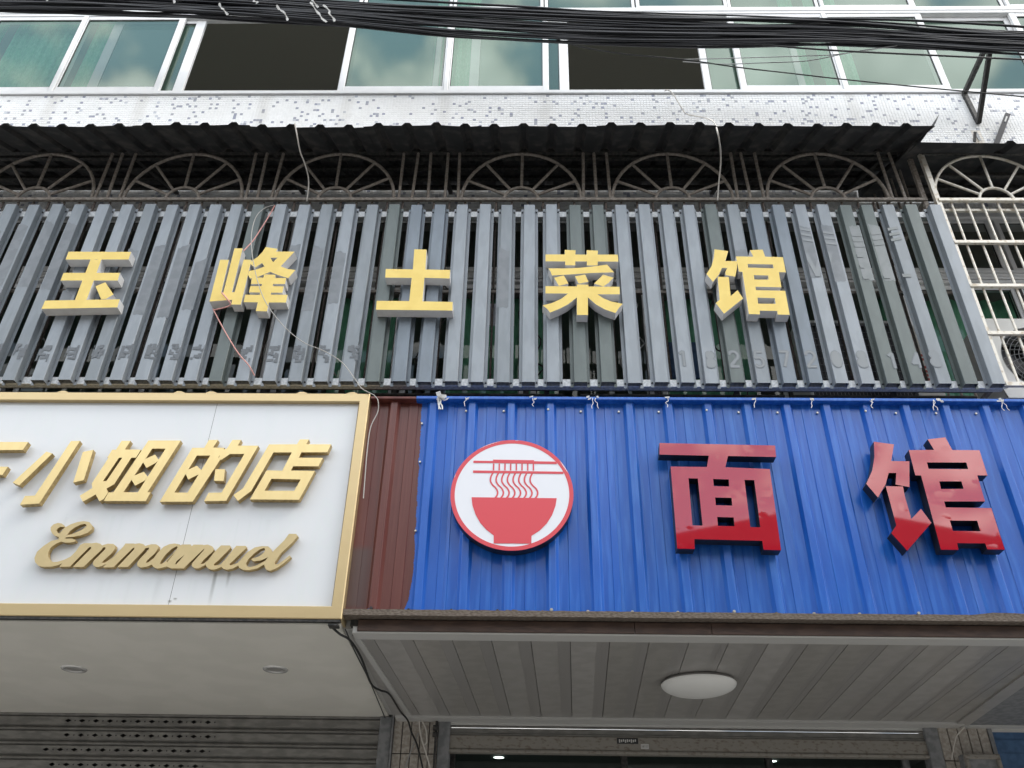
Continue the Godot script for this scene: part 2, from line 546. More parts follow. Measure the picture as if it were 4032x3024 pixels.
# a sash: frame with a pane held in it
func sash(x0: float, x1: float, y0: float, y1: float, z: float, parent: Node3D, stile := 0.05, rail := 0.075, glass := "glass", right := -1.0) -> void:
	var sr = right if right > 0.0 else stile
	var top := minf(maxf(stile, sr), 0.05)
	var st := begin()
	bevel_box(st, Vector3(x0, y0, z - 0.03), Vector3(x0 + stile, y1, z), 0.003)
	bevel_box(st, Vector3(x1 - sr, y0, z - 0.03), Vector3(x1, y1, z), 0.003)
	bevel_box(st, Vector3(x0 + stile, y0, z - 0.03), Vector3(x1 - sr, y0 + rail, z - 0.001), 0.003)
	bevel_box(st, Vector3(x0 + stile, y1 - top, z - 0.03), Vector3(x1 - sr, y1, z - 0.001), 0.003)
	var w := put("window_sash", st, M.aluminium, parent)
	st = begin()
	var zz := z - 0.014
	quad(st, Vector3(x0 + stile - 0.004, y0 + rail - 0.004, zz), Vector3(x1 - sr + 0.004, y0 + rail - 0.004, zz), Vector3(x1 - sr + 0.004, y1 - top + 0.004, zz), Vector3(x0 + stile - 0.004, y1 - top + 0.004, zz))
	put("pane", st, M[glass], w)
	st = begin()
	for e in [[x0 + stile, y0 + rail, x1 - sr, y0 + rail + 0.006], [x0 + stile, y1 - top - 0.006, x1 - sr, y1 - top], [x0 + stile, y0 + rail + 0.006, x0 + stile + 0.006, y1 - top - 0.006], [x1 - sr - 0.006, y0 + rail + 0.006, x1 - sr, y1 - top - 0.006]]:
		box(st, Vector3(e[0], e[1], zz + 0.001), Vector3(e[2], e[3], zz + 0.006))
	put("gasket", st, M.gasket, w)

func build_apartment_building() -> void:
	apartment = thing("apartment_building", Vector3(0, 0, WALL_Z), "apartment building clad in small white and blue-grey mosaic tiles with aluminium sliding windows", "building")
	var st := begin()
	# grout-faced wall: band between the storeys, and what stands beside and below the windows
	box(st, Vector3(-9, 6.62, WALL_Z - 0.25), Vector3(9, 8.035, WALL_Z - 0.003))
	box(st, Vector3(-9, 3.05, WALL_Z - 0.25), Vector3(9, 4.72, WALL_Z))
	box(st, Vector3(-9, 4.72, WALL_Z - 0.25), Vector3(-4.6, 6.62, WALL_Z))
	box(st, Vector3(6.4, 4.72, WALL_Z - 0.25), Vector3(9, 6.62, WALL_Z))
	box(st, Vector3(-9, 10.4, WALL_Z - 0.25), Vector3(9, 14.0, WALL_Z))
	put("wall", st, M.grout, apartment)
	# mosaic: thousands of small tiles
	st = begin()
	var h := 0.0122
	bevel_box(st, Vector3(-h, -h, -0.004), Vector3(h, h, 0.001), 0.0012)
	var tile := done(st)
	tile.surface_set_material(0, M.tile)
	var rng := RandomNumberGenerator.new()
	rng.seed = 5
	var pitch := 0.0265
	var xs := int(9.9 / pitch)
	var ys := int((8.035 - 6.63) / pitch)
	var mm := MultiMesh.new()
	mm.transform_format = MultiMesh.TRANSFORM_3D
	mm.use_colors = true
	mm.mesh = tile
	mm.instance_count = xs * ys
	var stains := [-4.25, -3.45, -2.35, -0.76, -1.62, 0.13, 2.79, 3.85]
	var n := FastNoiseLite.new()
	n.seed = 9
	n.frequency = 1.4
	var i := 0
	for iy in ys:
		for ix in xs:
			var p := Vector3(-4.9 + (ix + 0.5) * pitch + rng.randf_range(-0.0006, 0.0006), 8.03 - (iy + 0.5) * pitch + rng.randf_range(-0.0005, 0.0005), WALL_Z + rng.randf_range(-0.0006, 0.0004))
			var tilt := Basis(Vector3(1, 0, 0), rng.randf_range(-0.02, 0.02)) * Basis(Vector3(0, 1, 0), rng.randf_range(-0.02, 0.02))
			mm.set_instance_transform(i, Transform3D(tilt, p))
			var c: Color
			if rng.randf() < 0.06:
				var t := rng.randf()
				c = Color(0.33, 0.35, 0.45).lerp(Color(0.44, 0.45, 0.49), t)
			else:
				var v := rng.randf_range(0.90, 0.95)
				c = Color(v, v, v)
				if rng.randf() < 0.012:
					c = Color(0.6, 0.62, 0.68)
			var dirt := 0.0
			for s in stains:
				var run: float = absf(p.x - s + 0.02 * n.get_noise_2d(p.y * 3.0, s))
				dirt = maxf(dirt, (1.0 - smoothstep(0.015, 0.085, run)) * clampf(0.22 - (8.03 - p.y) * 0.15, 0.0, 1.0))
			dirt += maxf(0.0, n.get_noise_2d(p.x * 1.2, p.y * 0.5)) * 0.15
			c = c.lerp(Color(0.40, 0.36, 0.30), clampf(dirt, 0.0, 0.6))
			if p.x > 3.72 and p.x < 3.80 and p.y < 7.55:
				c = c.lerp(Color(0.50, 0.36, 0.16), 0.35)
			mm.set_instance_color(i, c)
			i += 1
	var tiles := MultiMeshInstance3D.new()
	tiles.name = "mosaic_tiles"
	tiles.multimesh = mm
	apartment.add_child(tiles)
	tiles.position = -apartment.position
	tiles.set_meta("kind", "stuff")
	# the rooms behind the openings
	for r in [[7.95, 10.6, "room_dark"], [4.5, 6.75, "room_dark"]]:
		st = begin()
		box(st, Vector3(-9, r[0] - 0.15, -4.6), Vector3(9, r[0], WALL_Z - 0.26))
		box(st, Vector3(-9, r[1], -4.6), Vector3(9, r[1] + 0.15, WALL_Z - 0.26))
		box(st, Vector3(-9, r[0], -4.75), Vector3(9, r[1], -4.6))
		box(st, Vector3(-9.15, r[0], -4.75), Vector3(-9, r[1], WALL_Z - 0.26))
		box(st, Vector3(9, r[0], -4.75), Vector3(9.15, r[1], WALL_Z - 0.26))
		put("interior", st, M.room, apartment)
	# third-floor window band
	frame_bar("sill_rail", Vector3(-9, 8.037, -0.93), Vector3(9, 8.082, -0.832), apartment)
	var hd := begin()
	bevel_box(hd, Vector3(-9, 9.226, -0.93), Vector3(9, 9.262, -0.842), 0.003)
	bevel_box(hd, Vector3(-9, 9.266, -0.93), Vector3(9, 9.292, -0.838), 0.003)
	bevel_box(hd, Vector3(-9, 9.296, -0.93), Vector3(9, 9.332, -0.842), 0.003)
	put("header_rail", hd, M.aluminium, apartment)
	frame_bar("rail", Vector3(-9, 10.34, -0.93), Vector3(9, 10.4, -0.842), apartment)
	for x in [-7.85, -4.31, -0.76, 2.778, 6.32]:
		frame_bar("mullion", Vector3(x - 0.02, 8.082, -0.93), Vector3(x + 0.02, 9.226, -0.838), apartment)
	var y0 := 8.083
	var y1 := 9.225
	var zo := -0.848
	var zi := -0.892
	sash(-5.2, -4.332, y0, y1, zo, apartment, 0.05, 0.075, "glass", 0.012)
	sash(-6.1, -5.2, y0, y1, zi, apartment)
	sash(-4.288, -3.338, y0, y1, zo, apartment, 0.012, 0.075, "glass", 0.055)
	sash(-4.04, -3.152, y0, y1, zi, apartment, 0.09)
	sash(-1.725, -0.782, y0, y1, zo, apartment, 0.055, 0.075, "glass", 0.012)
	sash(-1.745, -0.84, y0, y1, zi, apartment, 0.05)
	sash(-0.738, 0.16, y0, y1, zo, apartment, 0.012, 0.075, "glass", 0.055)
	sash(-0.56, 0.343, y0, y1, zi, apartment, 0.085)
	sash(1.862, 2.756, y0, y1, zo, apartment, 0.055, 0.075, "glass", 0.012)
	sash(1.557, 2.46, y0, y1, zi, apartment, 0.06)
	sash(2.80, 3.70, y0, y1, zo, apartment, 0.012, 0.075, "glass", 0.06)
	sash(3.64, 4.55, y0, y1, zi, apartment, 0.06, 0.04)
	sash(4.53, 5.42, y0, y1, zo, apartment, 0.06)
	sash(5.4, 6.29, y0, y1, zi, apartment, 0.06)
	# fixed lights above the header
	var xx := -7.85
	var k := 0
	while xx < 6.3:
		var nx := xx + 0.886
		sash(xx + 0.006, nx - 0.006, 9.334, 10.338, -0.848 - 0.02 * (k % 2), apartment, 0.03, 0.035)
		xx = nx
		k += 1
	# curtains hung inside the panes
	var cs := [[-5.9, -5.15, "leftmost wide green curtain behind the upper window panes"], [-5.05, -4.42, "wide pleated green curtain left of the left sliding sash"], [-4.28, -4.02, "narrow green curtain behind the sash left of the first dark opening"], [-0.93, -0.84, "slim green curtain edge left of the middle mullion"], [-0.775, -0.50, "bright green curtain right of the middle mullion"], [2.44, 2.58, "slim green curtain behind the sash right of the second dark opening"], [2.70, 2.80, "thin green curtain tight against the right mullion"], [2.87, 3.02, "green curtain strip just right of the right mullion"]]
	for c in cs:
		st = begin()
		var prof := []
		var cnt := int(maxf(6.0, (c[1] - c[0]) / 0.013))
		for q in cnt + 1:
			var x: float = lerpf(c[0], c[1], float(q) / cnt)
			prof.append(Vector2(x, -0.985 + 0.018 * sin(x * 62.0) + 0.008 * sin(x * 141.0)))
		sheet(st, prof, 7.97, 9.9, 0.002)
		var cu := put("curtain", st, M.curtain)
		tag(cu, c[2], "curtain", "green curtains behind the upper windows")

func build_second_floor() -> void:
	# window band behind the slats and the grilles
	var p := apartment
	frame_bar("sill_rail", Vector3(-4.6, 4.721, -0.98), Vector3(6.4, 4.77, -0.862), p)
	frame_bar("rail", Vector3(-4.6, 6.55, -0.98), Vector3(6.4, 6.619, -0.862), p)
	var st := begin()
	var ys := [5.876, 5.908, 5.94, 5.972, 6.004]
	for k in 4:
		bevel_box(st, Vector3(-4.6, ys[k] + 0.003, -0.98), Vector3(6.4, ys[k + 1] - 0.003, -0.862 + 0.004 * (k % 2)), 0.002)
	put("transom_rail", st, M.aluminium, p)
	var x := -4.55
	var k := 0
	while x < 6.3:
		var nx := x + 0.905
		frame_bar("mullion", Vector3(x - 0.02, 4.77, -0.98), Vector3(x + 0.02, 5.878, -0.868), p, M.black_iron)
		sash(x + 0.03, nx - 0.01, 4.775, 5.872, -0.885 - 0.035 * (k % 2), p, 0.04, 0.05, "glass_low")
		sash(x + 0.03, nx - 0.01, 6.01, 6.546, -0.885, p, 0.035, 0.035, "glass_low")
		x = nx
		k += 1
	var cs := [[-1.45, -0.95, "green curtain behind the slats under the second yellow character"], [-0.6, 0.2, "green curtain behind the slats right of the middle yellow character"], [0.9, 1.6, "green curtain behind the slats under the yellow characters at right"], [2.5, 3.8, "green curtain behind the pale grille above the fan"]]
	for c in cs:
		st = begin()
		var prof := []
		var cnt := int((c[1] - c[0]) / 0.02)
		for q in cnt + 1:
			var xx: float = lerpf(c[0], c[1], float(q) / cnt)
			prof.append(Vector2(xx, -1.05 + 0.015 * sin(xx * 48.0)))
		sheet(st, prof, 4.75, 5.86, 0.002)
		tag(put("curtain", st, M.curtain), c[2], "curtain", "green curtains on the second floor")

# ---------------------------------------------------------------- ground floor
func diamond_cell(st: SurfaceTool, x0: float, x1: float, y0: float, y1: float, z: float, hw: float, hh: float) -> void:
	var c := Vector2((x0 + x1) / 2, (y0 + y1) / 2)
	var d := [Vector3(c.x - hw, c.y, z), Vector3(c.x, c.y - hh, z), Vector3(c.x + hw, c.y, z), Vector3(c.x, c.y + hh, z)]
	var r := [Vector3(x0, y0, z), Vector3(x1, y0, z), Vector3(x1, y1, z), Vector3(x0, y1, z)]
	for k in 4:
		var n := (k + 1) % 4
		tri(st, r[k], r[n], d[n])
		tri(st, r[k], d[n], d[k])

func build_ground_floor() -> void:
	var zs := -1.78
	# wall that carries pillars, with a dark shop behind it
	var st := begin()
	box(st, Vector3(-9, 2.98, -2.05), Vector3(9, 3.6, -1.84))
	box(st, Vector3(-9, 3.3, -1.84), Vector3(9, 3.45, -0.7))
	put("lintel_wall", st, M.concrete, apartment)
	st = begin()
	box(st, Vector3(-9, 0.12, -6.4), Vector3(9, 3.0, -6.25))
	box(st, Vector3(-9, 2.79, -6.25), Vector3(9, 2.94, -2.0))
	box(st, Vector3(-0.62, 0.12, -6.25), Vector3(-0.55, 2.79, -1.95))
	box(st, Vector3(2.58, 0.12, -6.25), Vector3(2.66, 2.79, -1.95))
	put("shop_interior", st, M.room_dark, apartment)
	# left roller shutter, pulled down
	var sh := thing("roller_shutter", Vector3(-2.4, 0.12, zs), "grey steel roller shutter pulled down, rows of diamond holes across its slats", "roller shutter")
	var pitch := 0.0885
	for r in 7:
		var y := 2.97 - r * pitch
		var yb := y - pitch
		st = begin()
		var x0 := -4.6
		var x1 := -0.945
		# rolled edge above, two shallow steps, flat band with holes
		var prof := [[y, -0.014], [y - 0.006, 0.004], [y - 0.013, 0.010], [y - 0.019, 0.004], [y - 0.023, -0.010], [y - 0.031, 0.003]]
		for k in prof.size() - 1:
			quad(st, Vector3(x0, prof[k + 1][0], zs + prof[k + 1][1]), Vector3(x1, prof[k + 1][0], zs + prof[k + 1][1]), Vector3(x1, prof[k][0], zs + prof[k][1]), Vector3(x0, prof[k][0], zs + prof[k][1]))
		var zf := zs + 0.003
		var ya := y - 0.031
		var yc := yb + 0.012
		var offs := [0.0, 0.018, -0.09, -0.024, 0.01, 0.0, 0.0]
		var h0: float = -3.02 + offs[r]
		var h1: float = h0 + (11 if r != 2 else 12) * 0.0915
		quad(st, Vector3(x0, yc, zf), Vector3(h0, yc, zf), Vector3(h0, ya, zf), Vector3(x0, ya, zf))
		quad(st, Vector3(h1, yc, zf), Vector3(x1, yc, zf), Vector3(x1, ya, zf), Vector3(h1, ya, zf))
		var hx := h0
		while hx < h1 - 0.001:
			diamond_cell(st, hx, hx + 0.061, yc, ya, zf, 0.022, 0.011)
			diamond_cell(st, hx + 0.061, minf(hx + 0.0915, h1), yc, ya, zf, 0.006, 0.006)
			hx += 0.0915
		quad(st, Vector3(x0, yb, zs - 0.014), Vector3(x1, yb, zs - 0.014), Vector3(x1, yc, zf), Vector3(x0, yc, zf))
		put("shutter_slat", st, M.shutter, sh)
	st = begin()
	box(st, Vector3(-4.6, 0.12, zs - 0.02), Vector3(-0.945, 2.97 - 7 * pitch, zs))
	put("shutter_slats", st, M.shutter, sh, "stuff")
	st = begin()
	bevel_box(st, Vector3(-0.953, 0.12, zs - 0.06), Vector3(-0.872, 2.96, zs + 0.035), 0.006)
	box(st, Vector3(-0.872, 0.12, zs - 0.06), Vector3(-0.862, 2.96, zs + 0.05))
	put("guide_rail", st, M.rail_grey, sh)
	st = begin()
	box(st, Vector3(-4.6, 0.12, zs - 0.2), Vector3(-0.9, 2.97, zs - 0.12))
	put("dark_backing", st, M.black_iron, sh)
	# right roller shutter, rolled up, bottom bar showing
	var rs := thing("roller_shutter", Vector3(1.0, 2.77, zs), "rolled up shutter over the dark shop, rust spotted cream bottom bar with two stickers", "roller shutter")
	st = begin()
	bevel_box(st, Vector3(-0.505, 2.772, zs - 0.03), Vector3(2.52, 2.858, zs + 0.012), 0.006)
	bevel_box(st, Vector3(-0.505, 2.752, zs - 0.04), Vector3(2.52, 2.772, zs + 0.02), 0.005)
	put("shutter_bar", st, M.shutter_bar, rs)
	for r in 2:
		st = begin()
		var y := 2.858 + r * 0.045
		var prof := [[y, 0.0], [y + 0.008, 0.008], [y + 0.014, 0.0], [y + 0.045, -0.004]]
		for k in 3:
			quad(st, Vector3(-0.505, prof[k][0], zs + prof[k][1]), Vector3(2.52, prof[k][0], zs + prof[k][1]), Vector3(2.52, prof[k + 1][0], zs + prof[k + 1][1]), Vector3(-0.505, prof[k + 1][0], zs + prof[k + 1][1]))
		put("shutter_slat", st, M.shutter, rs)
	for g in [[-0.575, -0.498], [2.515, 2.60]]:
		st = begin()
		bevel_box(st, Vector3(g[0], 0.12, zs - 0.07), Vector3(g[1], 2.94, zs + 0.03), 0.006)
		put("guide_rail", st, M.rail_grey, rs)
	st = begin()
	box(st, Vector3(0.565, 2.815, zs + 0.0125), Vector3(0.70, 2.85, zs + 0.0133))
	put("black_sticker", st, M.sticker_black, rs)
	st = begin()
	for k in 9:
		box(st, Vector3(0.578 + k * 0.0125, 2.822 + 0.003 * (k % 3), zs + 0.0134), Vector3(0.586 + k * 0.0125, 2.842 - 0.002 * (k % 2), zs + 0.0138))
	put("sticker_print", st, M.sticker_white, rs)
	st = begin()
	box(st, Vector3(0.715, 2.785, zs + 0.0125), Vector3(0.765, 2.815, zs + 0.0133))
	put("white_sticker", st, M.sticker_white, rs)
	var tm := TextMesh.new()
	var sf := SystemFont.new()
	sf.font_names = PackedStringArray(["Droid Sans"])
	tm.font = sf
	tm.text = "18117"
	tm.font_size = 16
	tm.pixel_size = 0.0010
	tm.depth = 0.0006
	var tp := put_mesh("sticker_number", tm, M.sticker_black, rs)
	tp.position += Vector3(0.74, 2.80, zs + 0.0138)
	# glazed shopfront under it
	var sf2 := thing("glass_shopfront", Vector3(1.0, 0.12, -1.93), "dark glazed shopfront below the rolled up shutter", "shopfront")
	st = begin()
	quad(st, Vector3(-0.50, 0.12, -1.93), Vector3(2.42, 0.12, -1.93), Vector3(2.42, 2.80, -1.93), Vector3(-0.50, 2.80, -1.93))
	put("pane", st, M.shop_glass, sf2)
	for x in [-0.49, 0.62, 1.55, 2.42]:
		st = begin()
		bevel_box(st, Vector3(x - 0.02, 0.12, -1.96), Vector3(x + 0.02, 2.80, -1.905), 0.004)
		put("upright", st, M.rail_grey if x > 2.0 else M.black_iron, sf2)
	# lit downlights in the shop ceiling
	for q in [[-0.193, -2.08, "lit ceiling spot inside the dark shop, left of the two"], [1.607, -2.085, "lit ceiling spot inside the dark shop, right of the two"]]:
		var dl := thing("downlight", Vector3(q[0], 2.78, q[1]), q[2], "downlight", "lit spots inside the shop")
		st = begin()
		disc(st, Vector3(q[0], 2.785, q[1]), 0.035, 20, Vector3.DOWN)
		var em := StandardMaterial3D.new()
		em.emission_enabled = true
		em.emission = Color(0.92, 1.0, 0.96)
		em.emission_energy_multiplier = 6.0
		put("glowing_disc", st, em, dl)
		st = begin()
		lathe(st, Vector3(q[0], 2.788, q[1]), Vector3.DOWN, [Vector2(0.036, 0.002), Vector2(0.036, 0.006), Vector2(0.05, 0.004), Vector2(0.05, 0.0)], 20)
		put("ring", st, M.chrome, dl)
		var sp := SpotLight3D.new()
		sp.name = "spot_light"
		sp.light_energy = 0.5
		sp.light_color = Color(0.92, 1.0, 0.96)
		sp.spot_range = 8.0
		sp.spot_attenuation = 2.0
		sp.spot_angle = 60.0
		sp.light_size = 0.035
		sp.shadow_enabled = true
		sp.rotation_degrees.x = -90
		sp.position = Vector3(0, -0.02, 0)
		dl.add_child(sp)
	# tiled pillars
	tiled_pillar(-0.862, -0.575, "narrow beige tiled pillar between the two shops, wires hanging down it")
	tiled_pillar(2.60, 2.915, "narrow beige tiled pillar at right, above the grey electrical box")
	st = begin()
	# pipe clips and a dark conduit on the left pillar
	var cd := thing("conduit", Vector3(-0.59, 0.12, -1.72), "dark vertical conduit with clips beside the left tiled pillar", "conduit")
	st = begin()
	tube(st, [Vector3(-0.59, 0.12, -1.73), Vector3(-0.59, 1.6, -1.73), Vector3(-0.585, 2.93, -1.73)], 0.008)
	put("pipe", st, M.black_iron, cd)
	for y in [2.875, 2.835]:
		st = begin()
		bevel_box(st, Vector3(-0.606, y, -1.745), Vector3(-0.574, y + 0.028, -1.712), 0.004)
		put("clip", st, M.black_iron, cd)
	# blue shutter at the far right
	var bs := thing("blue_shutter", Vector3(3.6, 0.12, zs), "deep blue shutter at the lower right corner, right of the tiled pillar", "roller shutter")
	for r in 8:
		st = begin()
		var y := 2.95 - r * 0.08
		quad(st, Vector3(2.94, y - 0.08, zs - 0.004), Vector3(4.8, y - 0.08, zs - 0.004), Vector3(4.8, y, zs + 0.003), Vector3(2.94, y, zs + 0.003))
		put("shutter_slat", st, M.blue_shutter, bs)
	st = begin()
	box(st, Vector3(2.915, 0.12, zs - 0.05), Vector3(2.94, 2.95, zs + 0.03))
	put("guide_rail", st, M.rail_grey, bs)
	# electrical box on the right pillar
	var eb := thing("electrical_box", Vector3(2.8, 2.45, -1.74), "grey electrical box with a rounded frame on the right pillar", "electrical box")
	st = begin()
	bevel_box(st, Vector3(2.69, 2.45, -1.77), Vector3(2.91, 2.765, -1.69), 0.012)
	put("case", st, M.rail_grey, eb)
	st = begin()
	for e in [[2.69, 2.735, 2.91, 2.765], [2.69, 2.45, 2.715, 2.735], [2.885, 2.45, 2.91, 2.735]]:
		bevel_box(st, Vector3(e[0], e[1], -1.69), Vector3(e[2], e[3], -1.672), 0.006)
	put("frame", st, M.shutter_bar, eb)

func tiled_pillar(x0: float, x1: float, label: String) -> void:
	var o := thing("tiled_pillar", Vector3((x0 + x1) / 2, 0.12, -1.8), label, "pillar", "tiled pillars")
	var st := begin()
	box(st, Vector3(x0, 0.12, -2.0), Vector3(x1, 2.98, -1.768))
	put("core", st, M.pillar_joint, o)
	var w := (x1 - x0) / 5.0
	for k in 5:
		for r in 3:
			var y1 := 2.975 - 0.24 * r
			st = begin()
			bevel_box(st, Vector3(x0 + k * w + 0.003, y1 - 0.234, -1.768), Vector3(x0 + (k + 1) * w - 0.003, y1, -1.758), 0.002)
			put("tile", st, M.pillar_tile, o)

# ---------------------------------------------------------------- canopies under the signs
func build_canopies() -> void:
	# left: plain plastered ceiling
	var l := thing("plaster_canopy", Vector3(-2.8, 2.96, -0.9), "plain off white plastered canopy ceiling under the white sign", "canopy")
	var st := begin()
	box(st, Vector3(-6, 2.962, -1.825), Vector3(-0.9, 3.05, 0.03))
	put("ceiling", st, M.plaster, l)
	st = begin()
	box(st, Vector3(-6, 2.968, 0.03), Vector3(-0.895, 2.985, 0.055))
	put("edge_strip", st, M.black_iron, l)
	st = begin()
	bevel_box(st, Vector3(-0.952, 2.952, 0.0), Vector3(-0.905, 2.9615, 0.05), 0.002)
	put("peeling_edge", st, M.black_iron, l)
	for q in [[-2.52, -0.757, "round recessed downlight in the plaster ceiling, left of the two"], [-1.388, -0.722, "round recessed downlight in the plaster ceiling, right of the two"]]:
		var d := thing("downlight", Vector3(q[0], 2.955, q[1]), q[2], "downlight", "unlit downlights in the plaster ceiling")
		st = begin()
		lathe(st, Vector3(q[0], 2.962, q[1]), Vector3.DOWN, [Vector2(0.069, 0.0), Vector2(0.066, 0.006), Vector2(0.045, 0.007), Vector2(0.042, 0.003)], 32)
		put("ring", st, M.chrome, d)
		st = begin()
		lathe(st, Vector3(q[0], 2.962, q[1]), Vector3.DOWN, [Vector2(0.042, 0.003), Vector2(0.02, 0.0012), Vector2(0.0, 0.001)], 32)
		put("lens", st, M.pvc_stripe, d)
	# dark joint between the two canopies
	st = begin()
	box(st, Vector3(-0.9, 2.97, -1.8), Vector3(-0.855, 3.05, -0.06))
	tag(put("joint_filler", st, M.pvc_trim), "narrow pale filler strip between the plaster ceiling and the plank ceiling", "filler strip")
	# right: long planks, set slightly askew to the front
	var r := thing("plank_canopy", Vector3(1.2, 2.945, -0.9), "white plastic plank ceiling with pale trim under the blue board", "canopy")
	var skew := tan(deg_to_rad(2.766))
	var c := cos(deg_to_rad(2.766))
	var y := 2.945
	var z0 := -0.115
	var z1 := -1.66
	var x := -0.759 - 0.1925
	var k := 0
	while x < 4.6:
		var a := x + 0.0014
		var b := x + 0.1925 - 0.0018
		var f := func(px: float, z: float) -> float: return maxf(-0.86, px - (z + 0.115) * -skew * -1.0)
		var strips := [[a, b - 0.062, y, M.pvc], [b - 0.062, b - 0.034, y + 0.0012, M.pvc_stripe], [b - 0.034, b, y + 0.0004, M.pvc_stripe]]
		st = begin()
		var s2 := begin()
		for s in strips:
			var tgt := st if s[3] == M.pvc else s2
			var p := [Vector3(f.call(s[0], z0 + 0.03), s[2], z0 + 0.03), Vector3(f.call(s[1], z0 + 0.03), s[2], z0 + 0.03), Vector3(f.call(s[1], z1 - 0.02), s[2], z1 - 0.02), Vector3(f.call(s[0], z1 - 0.02), s[2], z1 - 0.02)]
			var u := Vector3(0, 0.012, 0)
			quad(tgt, p[0], p[3], p[2], p[1])
			quad(tgt, p[0] + u, p[1] + u, p[2] + u, p[3] + u)
			for e in 4:
				var n := (e + 1) % 4
				quad(tgt, p[e], p[n], p[n] + u, p[e] + u)
		var pl := put("ceiling_plank", st, [M.pvc, M.pvc_worn, M.pvc, M.pvc_pale, M.pvc_worn][(k * 3) % 5], r)
		put("groove_band", s2, M.pvc_stripe, pl)
		x += 0.1925
		k += 1
	st = begin()
	box(st, Vector3(-0.86, 2.975, -1.8), Vector3(4.6, 3.05, -0.02))
	put("ceiling_backing", st, M.black_iron, r)
	st = begin()
	bevel_box(st, Vector3(-0.845, 2.938, -0.112), Vector3(4.6, 2.972, -0.012), 0.004)
	put("ceiling_trim", st, M.pvc_trim, r)
	st = begin()
	box(st, Vector3(-0.845, 2.932, -1.79), Vector3(2.735, 2.972, -1.655))
	box(st, Vector3(-0.845, 2.918, -1.80), Vector3(2.735, 2.934, -1.775))
	put("ceiling_trim", st, M.pvc_trim, r)
	st = begin()
	for e in [Vector3(2.735, 0, 0)]:
		box(st, Vector3(2.745, 2.932, -1.79), Vector3(4.6, 2.972, -1.70))
		box(st, Vector3(2.745, 2.916, -1.80), Vector3(4.6, 2.934, -1.77))
	put("ceiling_trim", st, M.pvc_trim, r)
	st = begin()
	bar(st, Vector3(-0.835, 2.953, -0.115), Vector3(-0.752, 2.953, -1.70), 0.03, 0.03, Vector3.RIGHT)
	put("ceiling_trim", st, M.pvc_trim, r)
	st = begin()
	bar(st, Vector3(2.60, 2.95, -0.115), Vector3(2.735, 2.95, -1.72), 0.085, 0.03, Vector3.RIGHT)
	put("ceiling_trim", st, M.pvc, r)
	st = begin()
	var q2 := [Vector3(2.65, 2.9405, -0.115), Vector3(4.6, 2.9405, -0.115), Vector3(4.6, 2.9405, -1.72), Vector3(2.77, 2.9405, -1.72)]
	quad(st, q2[0], q2[3], q2[2], q2[1])
	put("grey_panel", st, M.rail_grey, r)
	# brown board and rusty angle along the front
	for s in [[-0.82, 0.505], [0.507, 0.87], [0.872, 2.95], [2.952, 4.6]]:
		st = begin()
		bevel_box(st, Vector3(s[0], 2.945, -0.02), Vector3(s[1], 3.0, -0.002), 0.002)
		put("fascia_board", st, M.brown, r)
	var ra := thing("rusty_angle", Vector3(1.8, 3.0, 0.03), "rusty steel angle along the bottom edge of the blue board", "angle iron")
	st = begin()
	var nn := FastNoiseLite.new()
	nn.seed = 77
	nn.frequency = 6.0
	var xa := -0.895
	while xa < 4.6:
		var xb := xa + 0.02
		var ha := 3.034 + 0.002 * nn.get_noise_1d(xa) + 0.002 * nn.get_noise_1d(xa * 5.0)
		var hb := 3.034 + 0.002 * nn.get_noise_1d(xb) + 0.002 * nn.get_noise_1d(xb * 5.0)
		var la := 3.004 + 0.003 * nn.get_noise_1d(xa * 3.0 + 50.0)
		var lb := 3.004 + 0.003 * nn.get_noise_1d(xb * 3.0 + 50.0)
		quad(st, Vector3(xa, la, 0.05), Vector3(xb, lb, 0.05), Vector3(xb, hb, 0.048), Vector3(xa, ha, 0.048))
		quad(st, Vector3(xa, ha, 0.048), Vector3(xb, hb, 0.048), Vector3(xb, hb + 0.004, -0.02), Vector3(xa, ha + 0.004, -0.02))
		quad(st, Vector3(xa, la, -0.03), Vector3(xb, lb, -0.03), Vector3(xb, lb, 0.05), Vector3(xa, la, 0.05))
		xa = xb
	put("lip", st, M.rust, ra)
	# unlit ceiling lamp
	var lamp := thing("ceiling_lamp", Vector3(0.935, 2.945, -0.80), "round white domed ceiling lamp, unlit, on the plank ceiling", "ceiling lamp")
	st = begin()
	lathe(st, Vector3(0.935, 2.945, -0.80), Vector3.DOWN, [Vector2(0.0, 0.0), Vector2(0.185, 0.0), Vector2(0.197, 0.006), Vector2(0.200, 0.018)], 48)
	put("base", st, M.pvc_stripe, lamp)
	st = begin()
	var dome := []
	for a in 15:
		var t := a / 14.0 * PI / 2
		dome.append(Vector2(0.2045 * cos(t), 0.018 + 0.058 * sin(t)))
	lathe(st, Vector3(0.935, 2.945, -0.80), Vector3.DOWN, dome, 48)
	put("dome", st, M.lamp_cover, lamp)

